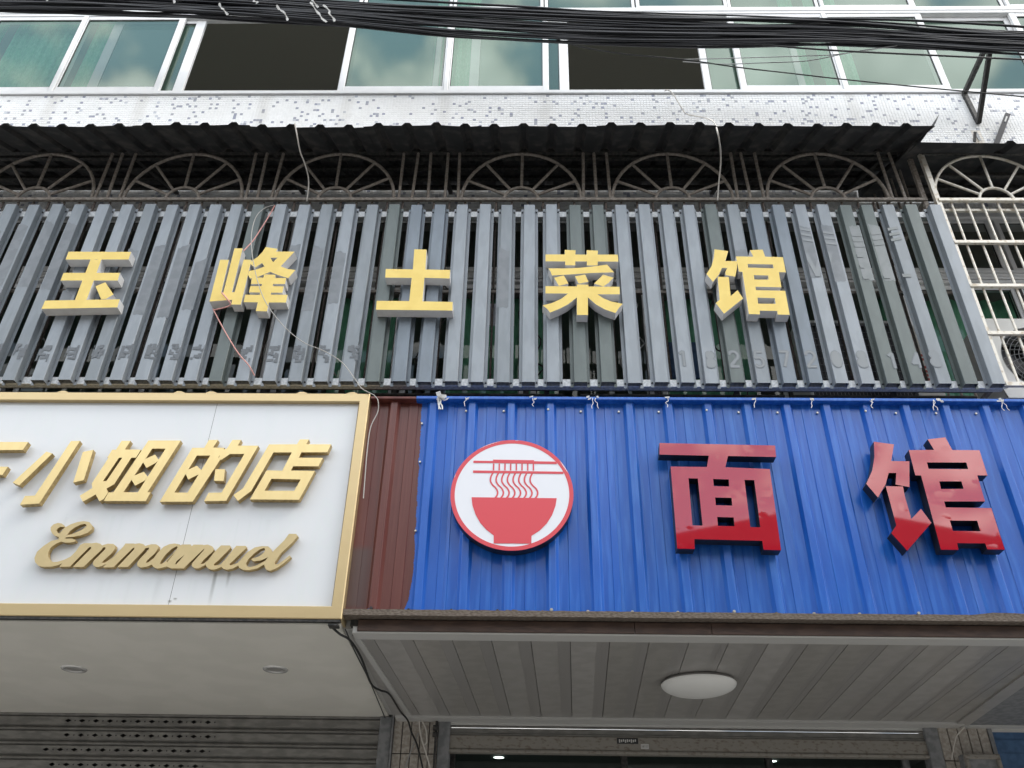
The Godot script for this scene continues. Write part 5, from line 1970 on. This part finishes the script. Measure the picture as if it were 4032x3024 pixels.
func glyph_outlines() -> Dictionary:
	var G := {}
	var g: Array
	g = [-2.697,4.852,[
		[[-0.204,0.461,0.194,0.46,0.194,0.396,-0.202,0.395],[]],
		[[-0.181,0.285,0.17,0.286,0.172,0.224,-0.181,0.223],[]],
		[[-0.045,0.398,-0.008,0.393,0.024,0.399,0.025,0.074,-0.013,0.061,-0.046,0.073],[]],
		[[-0.226,0.064,0.225,0.076,0.228,0.013,-0.228,0],[]],
		[[0.048,0.178,0.1,0.21,0.177,0.113,0.141,0.079,0.112,0.076],[]]
	]]
	G["jade"] = g
	g = [-1.686,4.838,[
		[[-0.242,0.409,-0.187,0.409,-0.181,0.141,-0.168,0.143,-0.171,0.506,-0.119,0.505,-0.117,0.147,-0.1,0.148,-0.095,0.41,-0.046,0.409,-0.044,0.051,-0.102,0.052,-0.103,0.088,-0.238,0.074],[]],
		[[0.024,0.517,0.101,0.502,0.097,0.479,0.213,0.478,0.146,0.356,0.191,0.334,0.242,0.326,0.209,0.26,0.144,0.284,0.089,0.31,0.021,0.271,-0.025,0.256,-0.044,0.284,-0.044,0.317,-0.003,0.329,0.046,0.354,0.025,0.383,-0.011,0.345,-0.048,0.376,-0.042,0.401,-0.011,0.433,0.012,0.477],[[0.069,0.427,0.114,0.427,0.093,0.39]]],
		[[0.053,0.29,0.124,0.287,0.128,0.262,0.195,0.261,0.196,0.213,0.123,0.213,0.124,0.196,0.191,0.194,0.191,0.144,0.123,0.144,0.123,0.129,0.225,0.128,0.225,0.068,0.122,0.068,0.122,0,0.055,0.002,0.055,0.069,-0.031,0.07,-0.032,0.128,0.056,0.127,0.055,0.145,-0.013,0.146,-0.013,0.196,0.055,0.196,0.055,0.213,-0.014,0.213,-0.015,0.266,0.055,0.264],[]]
	]]
	G["peak"] = g
	g = [-0.688,4.848,[
		[[-0.036,0.489,0.041,0.487,0.045,0.322,0.198,0.319,0.198,0.25,0.044,0.255,0.045,0.07,0.227,0.066,0.229,0,-0.227,0.005,-0.229,0.073,-0.034,0.072,-0.034,0.254,-0.196,0.256,-0.199,0.326,-0.032,0.323],[]]
	]]
	G["earth"] = g
	g = [0.313,4.817,[
		[[-0.218,0.479,-0.098,0.479,-0.098,0.517,-0.031,0.514,-0.033,0.478,0.038,0.478,0.038,0.515,0.108,0.511,0.105,0.478,0.23,0.478,0.229,0.42,0.103,0.421,0.101,0.389,0.035,0.389,0.036,0.421,-0.035,0.422,-0.036,0.389,-0.097,0.39,-0.098,0.421,-0.218,0.422],[]],
		[[-0.201,0.365,-0.101,0.364,-0.006,0.37,0.077,0.381,0.159,0.396,0.199,0.333,0.05,0.327,-0.071,0.315,-0.18,0.307,-0.188,0.338],[]],
		[[-0.167,0.289,-0.107,0.308,-0.081,0.243,-0.139,0.224],[]],
		[[-0.04,0.301,0.022,0.315,0.041,0.257,-0.019,0.242],[]],
		[[0.074,0.244,0.132,0.314,0.193,0.29,0.16,0.247,0.128,0.22],[]],
		[[-0.22,0.222,-0.03,0.22,-0.03,0.236,0.04,0.233,0.039,0.22,0.227,0.218,0.224,0.159,0.091,0.159,0.124,0.129,0.172,0.103,0.238,0.086,0.213,0.054,0.192,0.016,0.132,0.042,0.079,0.081,0.033,0.135,0.029,0,-0.036,0.001,-0.033,0.135,-0.088,0.08,-0.138,0.047,-0.194,0.018,-0.212,0.048,-0.238,0.072,-0.184,0.09,-0.125,0.124,-0.085,0.164,-0.22,0.165],[]]
	]]
	G["dish"] = g
	g = [1.314,4.823,[
		[[-0.17,0.518,-0.087,0.503,-0.116,0.421,-0.043,0.42,-0.052,0.359,-0.071,0.294,-0.128,0.308,-0.125,0.333,-0.111,0.364,-0.142,0.365,-0.168,0.31,-0.21,0.252,-0.242,0.315,-0.205,0.377,-0.183,0.445],[]],
		[[-0.177,0.293,-0.11,0.291,-0.117,0.142,-0.07,0.188,-0.046,0.124,-0.173,0.007,-0.212,0.088,-0.186,0.114],[]],
		[[-0.046,0.459,0.061,0.457,0.048,0.511,0.127,0.516,0.134,0.457,0.242,0.453,0.24,0.33,0.198,0.331,0.195,0.211,0.04,0.215,0.04,0.188,0.213,0.184,0.21,0,0.14,0.002,0.141,0.029,0.04,0.031,0.036,0.003,-0.028,0.005,-0.022,0.334,-0.043,0.335],[[0.018,0.397,0.171,0.393,0.171,0.362,0.017,0.368],[0.043,0.307,0.13,0.304,0.126,0.271,0.042,0.272],[0.04,0.13,0.142,0.127,0.14,0.083,0.038,0.084]]]
	]]
	G["hall"] = g
	g = [-2.837,3.726,[
		[[-0.142,0.199,0.142,0.201,0.129,0.152,-0.124,0.148],[]],
		[[-0.088,0.049,0.083,0.05,0.071,0.001,-0.07,0],[]]
	]]
	G["king"] = g
	g = [-2.512,3.555,[
		[[-0.066,0.313,-0.03,0.303,-0.144,0.112,-0.185,0.127],[]],
		[[0.047,0.379,0.096,0.381,-0.006,0.008,-0.104,0,-0.094,0.05,-0.043,0.053],[]],
		[[0.131,0.313,0.184,0.327,0.185,0.145,0.134,0.129],[]]
	]]
	G["small"] = g
	g = [-2.096,3.575,[
		[[-0.095,0.363,-0.046,0.363,-0.063,0.309,0.024,0.309,0.01,0.26,-0.015,0.26,-0.064,0.102,-0.097,0.076,-0.082,0.054,-0.095,0.015,-0.114,0.003,-0.144,0.042,-0.199,0,-0.225,0.034,-0.172,0.079,-0.183,0.104,-0.137,0.259,-0.144,0.26,-0.131,0.307,-0.11,0.308],[[-0.081,0.259,-0.063,0.259,-0.109,0.121,-0.128,0.118]]],
		[[0.05,0.366,0.225,0.367,0.122,0.056,0.139,0.057,0.126,0.006,-0.092,0.005,-0.08,0.054,-0.055,0.055],[[0.083,0.316,0.155,0.316,0.072,0.056,-0.003,0.056]]],
		[[0.107,0.28,0.135,0.247,0.124,0.23,0.081,0.199,0.055,0.232,0.063,0.253],[]],
		[[0.073,0.176,0.101,0.147,0.092,0.125,0.048,0.094,0.021,0.127,0.028,0.152],[]]
	]]
	G["sister"] = g
	g = [-1.672,3.578,[
		[[-0.048,0.368,0.001,0.369,-0.016,0.321,0.046,0.321,0.025,0.261,0.038,0.249,-0.055,0.002,-0.225,0,-0.127,0.319,-0.063,0.32],[[-0.092,0.272,-0.021,0.273,-0.093,0.053,-0.161,0.053]]],
		[[-0.079,0.211,-0.05,0.185,-0.056,0.161,-0.106,0.129,-0.127,0.161,-0.121,0.185],[]],
		[[0.079,0.369,0.126,0.37,0.114,0.334,0.225,0.335,0.117,0.008,0.003,0.005,0.017,0.053,0.084,0.055,0.16,0.284,0.083,0.283,0.042,0.246,0.028,0.258,0.036,0.31,0.059,0.315],[]],
		[[0.024,0.191,0.075,0.191,0.081,0.122,0.03,0.123],[]]
	]]
	G["of"] = g
	g = [-1.291,3.586,[
		[[0.061,0.367,0.11,0.367,0.099,0.337,0.233,0.338,0.219,0.289,-0.068,0.286,-0.145,0.057,-0.203,0,-0.233,0.033,-0.19,0.072,-0.1,0.335,0.05,0.337],[]],
		[[0.031,0.29,0.082,0.291,0.073,0.255,0.201,0.255,0.183,0.204,0.051,0.204,0.042,0.178,0.169,0.177,0.111,0.009,-0.143,0.009,-0.085,0.178,-0.003,0.177],[[-0.052,0.129,0.102,0.126,0.078,0.06,-0.076,0.059]]]
	]]
	G["shop"] = g
	g = [-1.805,3.214,[
		[[-0.553,0.233,-0.539,0.221,-0.549,0.224,-0.569,0.224,-0.58,0.216,-0.583,0.205,-0.572,0.192,-0.553,0.185,-0.554,0.168,-0.578,0.174,-0.599,0.187,-0.613,0.205,-0.618,0.222,-0.608,0.238,-0.588,0.246,-0.569,0.243],[]],
		[[-0.558,0.159,-0.561,0.19,-0.547,0.219,-0.52,0.239,-0.491,0.251,-0.46,0.257,-0.429,0.252,-0.407,0.231,-0.405,0.211,-0.42,0.193,-0.453,0.178,-0.491,0.169,-0.525,0.167,-0.524,0.16,-0.488,0.161,-0.468,0.153,-0.471,0.145,-0.494,0.139,-0.518,0.139,-0.543,0.145],[[-0.521,0.18,-0.513,0.201,-0.494,0.221,-0.47,0.237,-0.449,0.242,-0.438,0.236,-0.439,0.225,-0.454,0.209,-0.482,0.193,-0.503,0.183]]],
		[[-0.549,0.158,-0.591,0.148,-0.622,0.12,-0.645,0.089,-0.647,0.055,-0.637,0.034,-0.615,0.016,-0.591,0.01,-0.547,0.011,-0.518,0.019,-0.499,0.029,-0.509,0.011,-0.456,0.012,-0.394,0.109,-0.381,0.126,-0.386,0.137,-0.422,0.137,-0.438,0.128,-0.451,0.091,-0.468,0.065,-0.495,0.048,-0.524,0.037,-0.545,0.035,-0.564,0.043,-0.58,0.064,-0.587,0.086,-0.583,0.111,-0.565,0.131,-0.539,0.146],[]],
		[[-0.398,0.109,-0.388,0.136,-0.36,0.14,-0.338,0.134,-0.325,0.124,-0.322,0.105,-0.389,0.011,-0.441,0.011,-0.378,0.109,-0.381,0.116,-0.388,0.116],[]],
		[[-0.326,0.109,-0.326,0.127,-0.302,0.135,-0.273,0.134,-0.26,0.125,-0.258,0.108,-0.269,0.082,-0.297,0.046,-0.304,0.034,-0.29,0.034,-0.257,0.061,-0.235,0.097,-0.223,0.085,-0.257,0.044,-0.294,0.019,-0.315,0.011,-0.334,0.014,-0.347,0.026,-0.347,0.043,-0.306,0.106,-0.308,0.115,-0.315,0.116],[]],
		[[-0.235,0.097,-0.22,0.119,-0.213,0.137,-0.168,0.137,-0.163,0.119,-0.173,0.107,-0.239,0.011,-0.291,0.01,-0.276,0.035,-0.257,0.059],[]],
		[[-0.179,0.107,-0.167,0.135,-0.143,0.139,-0.121,0.134,-0.109,0.124,-0.108,0.105,-0.168,0.013,-0.22,0.012,-0.16,0.107,-0.164,0.115,-0.17,0.114],[]],
		[[-0.109,0.111,-0.109,0.125,-0.083,0.134,-0.058,0.134,-0.043,0.126,-0.041,0.112,-0.054,0.082,-0.081,0.048,-0.085,0.035,-0.071,0.039,-0.055,0.057,-0.044,0.061,-0.052,0.027,-0.077,0.015,-0.104,0.011,-0.122,0.018,-0.128,0.031,-0.125,0.045,-0.088,0.105,-0.089,0.115,-0.097,0.115],[]],
		[[-0.058,0.035,-0.053,0.057,-0.037,0.091,-0.016,0.121,0.009,0.135,0.036,0.139,0.062,0.134,0.064,0.104,0.038,0.079,0.018,0.045,0.028,0.019,-0.001,0.009,-0.02,0.006,-0.042,0.014],[[-0.013,0.032,-0.011,0.048,0.005,0.082,0.03,0.113,0.048,0.124,0.054,0.121,0.053,0.109,0.031,0.074,0.007,0.04,-0.004,0.03]]],
		[[0.053,0.1,0.06,0.121,0.072,0.134,0.115,0.135,0.124,0.126,0.098,0.079,0.066,0.045,0.063,0.03,0.078,0.026,0.109,0.008,0.047,0.008,0.025,0.017,0.016,0.028,0.025,0.049],[]],
		[[0.124,0.126,0.132,0.134,0.178,0.134,0.188,0.112,0.109,0.008,0.072,0.02,0.068,0.028,0.098,0.079],[]],
		[[0.166,0.101,0.177,0.131,0.203,0.135,0.227,0.125,0.239,0.108,0.232,0.093,0.2,0.055,0.188,0.031,0.204,0.034,0.224,0.055,0.227,0.042,0.207,0.023,0.182,0.009,0.162,0.01,0.147,0.021,0.146,0.035,0.165,0.067,0.189,0.105,0.189,0.113],[]],
		[[0.241,0.089,0.258,0.115,0.27,0.131,0.315,0.131,0.321,0.119,0.304,0.094,0.273,0.051,0.255,0.032,0.258,0.024,0.289,0.03,0.3,0.051,0.302,0.022,0.27,0.005,0.251,0.003,0.23,0.009,0.215,0.025,0.218,0.046],[]],
		[[0.322,0.085,0.335,0.111,0.347,0.129,0.396,0.129,0.399,0.118,0.348,0.052,0.332,0.033,0.338,0.026,0.371,0.039,0.38,0.052,0.384,0.031,0.353,0.01,0.326,0.003,0.305,0.009,0.291,0.02,0.295,0.039],[]],
		[[0.374,0.031,0.383,0.056,0.408,0.095,0.44,0.121,0.474,0.129,0.507,0.128,0.525,0.113,0.533,0.092,0.517,0.07,0.484,0.053,0.449,0.048,0.434,0.057,0.438,0.063,0.468,0.072,0.492,0.095,0.495,0.112,0.488,0.119,0.469,0.112,0.445,0.091,0.422,0.061,0.413,0.036,0.42,0.023,0.434,0.018,0.465,0.026,0.504,0.051,0.514,0.039,0.471,0.011,0.433,0.002,0.405,0.004,0.383,0.014],[]],
		[[0.6,0.196,0.637,0.196,0.647,0.185,0.624,0.148,0.577,0.092,0.555,0.045,0.557,0.033,0.574,0.035,0.599,0.058,0.621,0.081,0.63,0.073,0.601,0.041,0.566,0.012,0.537,0,0.516,0.007,0.504,0.028,0.504,0.049,0.532,0.096,0.582,0.161],[]]
	]]
	G["script"] = g
	g = [0.989,3.333,[
		[[-0.3,0.602,0.306,0.591,0.301,0.522,0.051,0.526,0.029,0.459,0.257,0.45,0.245,0,0.16,0.002,0.16,0.049,-0.172,0.055,-0.176,0.003,-0.261,0.004,-0.254,0.461,-0.066,0.46,-0.049,0.527,-0.306,0.532],[[-0.168,0.393,-0.12,0.392,-0.124,0.128,-0.174,0.129],[-0.042,0.39,0.038,0.388,0.035,0.347,-0.043,0.349],[-0.044,0.284,0.039,0.283,0.037,0.239,-0.045,0.241],[-0.046,0.176,0.036,0.174,0.034,0.126,-0.048,0.127],[0.118,0.386,0.168,0.385,0.161,0.121,0.112,0.122]]]
	]]
	G["noodle"] = g
	g = [2.04,3.336,[
		[[-0.223,0.615,-0.121,0.599,-0.158,0.499,-0.065,0.498,-0.1,0.348,-0.167,0.362,-0.148,0.429,-0.187,0.429,-0.218,0.362,-0.273,0.288,-0.315,0.365,-0.269,0.441,-0.24,0.522],[]],
		[[-0.219,0.352,-0.132,0.351,-0.136,0.301,-0.133,0.17,-0.072,0.226,-0.039,0.15,-0.194,0,-0.25,0.092,-0.216,0.134],[]],
		[[-0.052,0.565,0.08,0.567,0.062,0.631,0.158,0.644,0.175,0.567,0.315,0.567,0.314,0.418,0.262,0.418,0.259,0.27,0.054,0.268,0.054,0.235,0.28,0.233,0.28,0.01,0.196,0.011,0.194,0.042,0.059,0.042,0.055,0.007,-0.029,0.007,-0.025,0.415,-0.054,0.416],[[0.024,0.492,0.227,0.493,0.226,0.454,0.023,0.454],[0.059,0.382,0.172,0.383,0.171,0.34,0.057,0.338],[0.055,0.163,0.19,0.163,0.189,0.106,0.055,0.107]]]
	]]
	G["red_hall"] = g
	g = [-0.058,3.359,[
		[[-0.236,0.252,0.199,0.25,0.192,0.207,0.174,0.155,0.147,0.109,0.112,0.071,0.071,0.042,0.07,0,-0.116,0,-0.117,0.042,-0.155,0.073,-0.187,0.11,-0.212,0.156,-0.23,0.207],[]],
		[[-0.235,0.465,-0.131,0.464,-0.132,0.472,0.083,0.47,0.083,0.464,0.202,0.462,0.202,0.448,0.083,0.449,-0.131,0.452,-0.235,0.452],[]],
		[[-0.234,0.407,0.236,0.403,0.235,0.39,-0.234,0.393],[]]
	]]
	G["emblem"] = g
	return G
func wire_paths() -> Dictionary:
	var W := {}
	W["thin_a"] = [1.31,8.166,-0.59,1.828,8.129,-0.55,2.302,7.999,-0.44,2.54,7.962,-0.4,2.909,7.853,-0.25,3.208,7.891,-0.2]
	W["thin_b"] = [1.307,8.134,-0.59,1.628,8.073,-0.57,1.916,7.947,-0.47,2.291,7.931,-0.44,2.524,7.946,-0.4,2.655,7.808,-0.26,2.927,7.791,-0.2]
	W["black_a"] = [0.144,7.94,-0.2,0.338,7.844,-0.22,0.713,7.787,-0.26,1.257,7.9,-0.4,1.709,7.865,-0.45,2.188,7.917,-0.55,2.635,7.86,-0.57,3.326,7.772,-0.59,4.115,7.65,-0.59]
	W["black_b"] = [1.853,7.778,-0.18,2.355,7.677,-0.16,3.049,7.586,-0.14,3.919,7.514,-0.14]
	W["white_wall"] = [1.17,8.015,-0.8,1.193,8.003,-0.78,1.235,7.946,-0.78,1.29,7.703,-0.75,1.316,7.605,-0.72,1.382,7.489,-0.65,1.398,7.284,-0.5,1.265,6.502,0.1,1.203,6.117,0.34,1.248,6.132,0.2,1.282,6.153,0.05,1.278,6.067,-0.05,1.257,5.921,-0.08]
	W["beige_short"] = [-1.549,6.198,0.34,-1.531,6.125,0.3,-1.528,6.091,0.2,-1.517,6.084,0.1,-1.51,6.058,0,-1.511,5.992,-0.05,-1.52,5.923,-0.09]
	W["grey_loop"] = [-1.717,5.836,-0.04,-1.749,5.746,0.02,-1.774,5.628,0.06,-1.763,5.449,0.09,-1.72,5.257,0.1,-1.648,5.044,0.1,-1.567,4.876,0.1,-1.451,4.73,0.08,-1.321,4.621,0.06,-1.189,4.562,0.05,-1.079,4.486,0.05,-0.993,4.373,0.06,-0.939,4.293,0.07,-0.885,4.253,0.08,-0.859,4.239,0.075,-0.836,4.204,0.075,-0.833,4.143,0.06,-0.862,4.043,0.06,-0.865,3.899,0.06,-0.86,3.76,0.06,-0.854,3.616,0.06]
	W["pink_a"] = [-1.707,5.821,-0.03,-1.71,5.668,0.02,-1.737,5.548,0.03,-1.76,5.428,0.05,-1.794,5.323,0.07]
	W["pink_b"] = [-1.859,4.973,0.08,-1.817,4.923,0.085,-1.799,4.89,0.06,-1.903,4.879,0.03]
	W["pink_c"] = [-1.909,4.887,0.03,-1.813,4.733,0.03,-1.697,4.564,0.03,-1.622,4.483,0.02,-1.588,4.435,-0.02]
	W["soffit_black"] = [-0.974,3.018,0,-0.952,2.975,-0.02,-0.906,2.935,-0.021,-0.864,2.925,-0.094,-0.856,2.925,-0.382,-0.877,2.925,-0.842,-0.846,2.925,-0.984,-0.803,2.925,-1.065,-0.788,2.925,-1.458,-0.759,2.91,-1.628,-0.74,2.856,-1.72,-0.7,2.783,-1.72,-0.651,2.639,-1.72]
	W["soffit_thin"] = [-0.876,2.95,0.002,-0.888,2.95,-0.387,-0.894,2.95,-0.904,-0.923,2.95,-1.769]
	W["pillar_white_a"] = [-0.697,2.932,-1.72,-0.68,2.838,-1.72,-0.644,2.747,-1.72,-0.603,2.639,-1.72]
	W["pillar_white_b"] = [-0.683,2.934,-1.73,-0.651,2.878,-1.73,-0.642,2.804,-1.73,-0.657,2.785,-1.73]
	W["pillar_white_c"] = [-0.698,2.861,-1.74,-0.723,2.796,-1.74,-0.746,2.722,-1.74,-0.769,2.641,-1.74]
	W["right_string"] = [2.75,2.925,-1.7,2.721,2.903,-1.7,2.687,2.873,-1.7,2.673,2.851,-1.7,2.648,2.801,-1.7,2.619,2.733,-1.7]
	return W
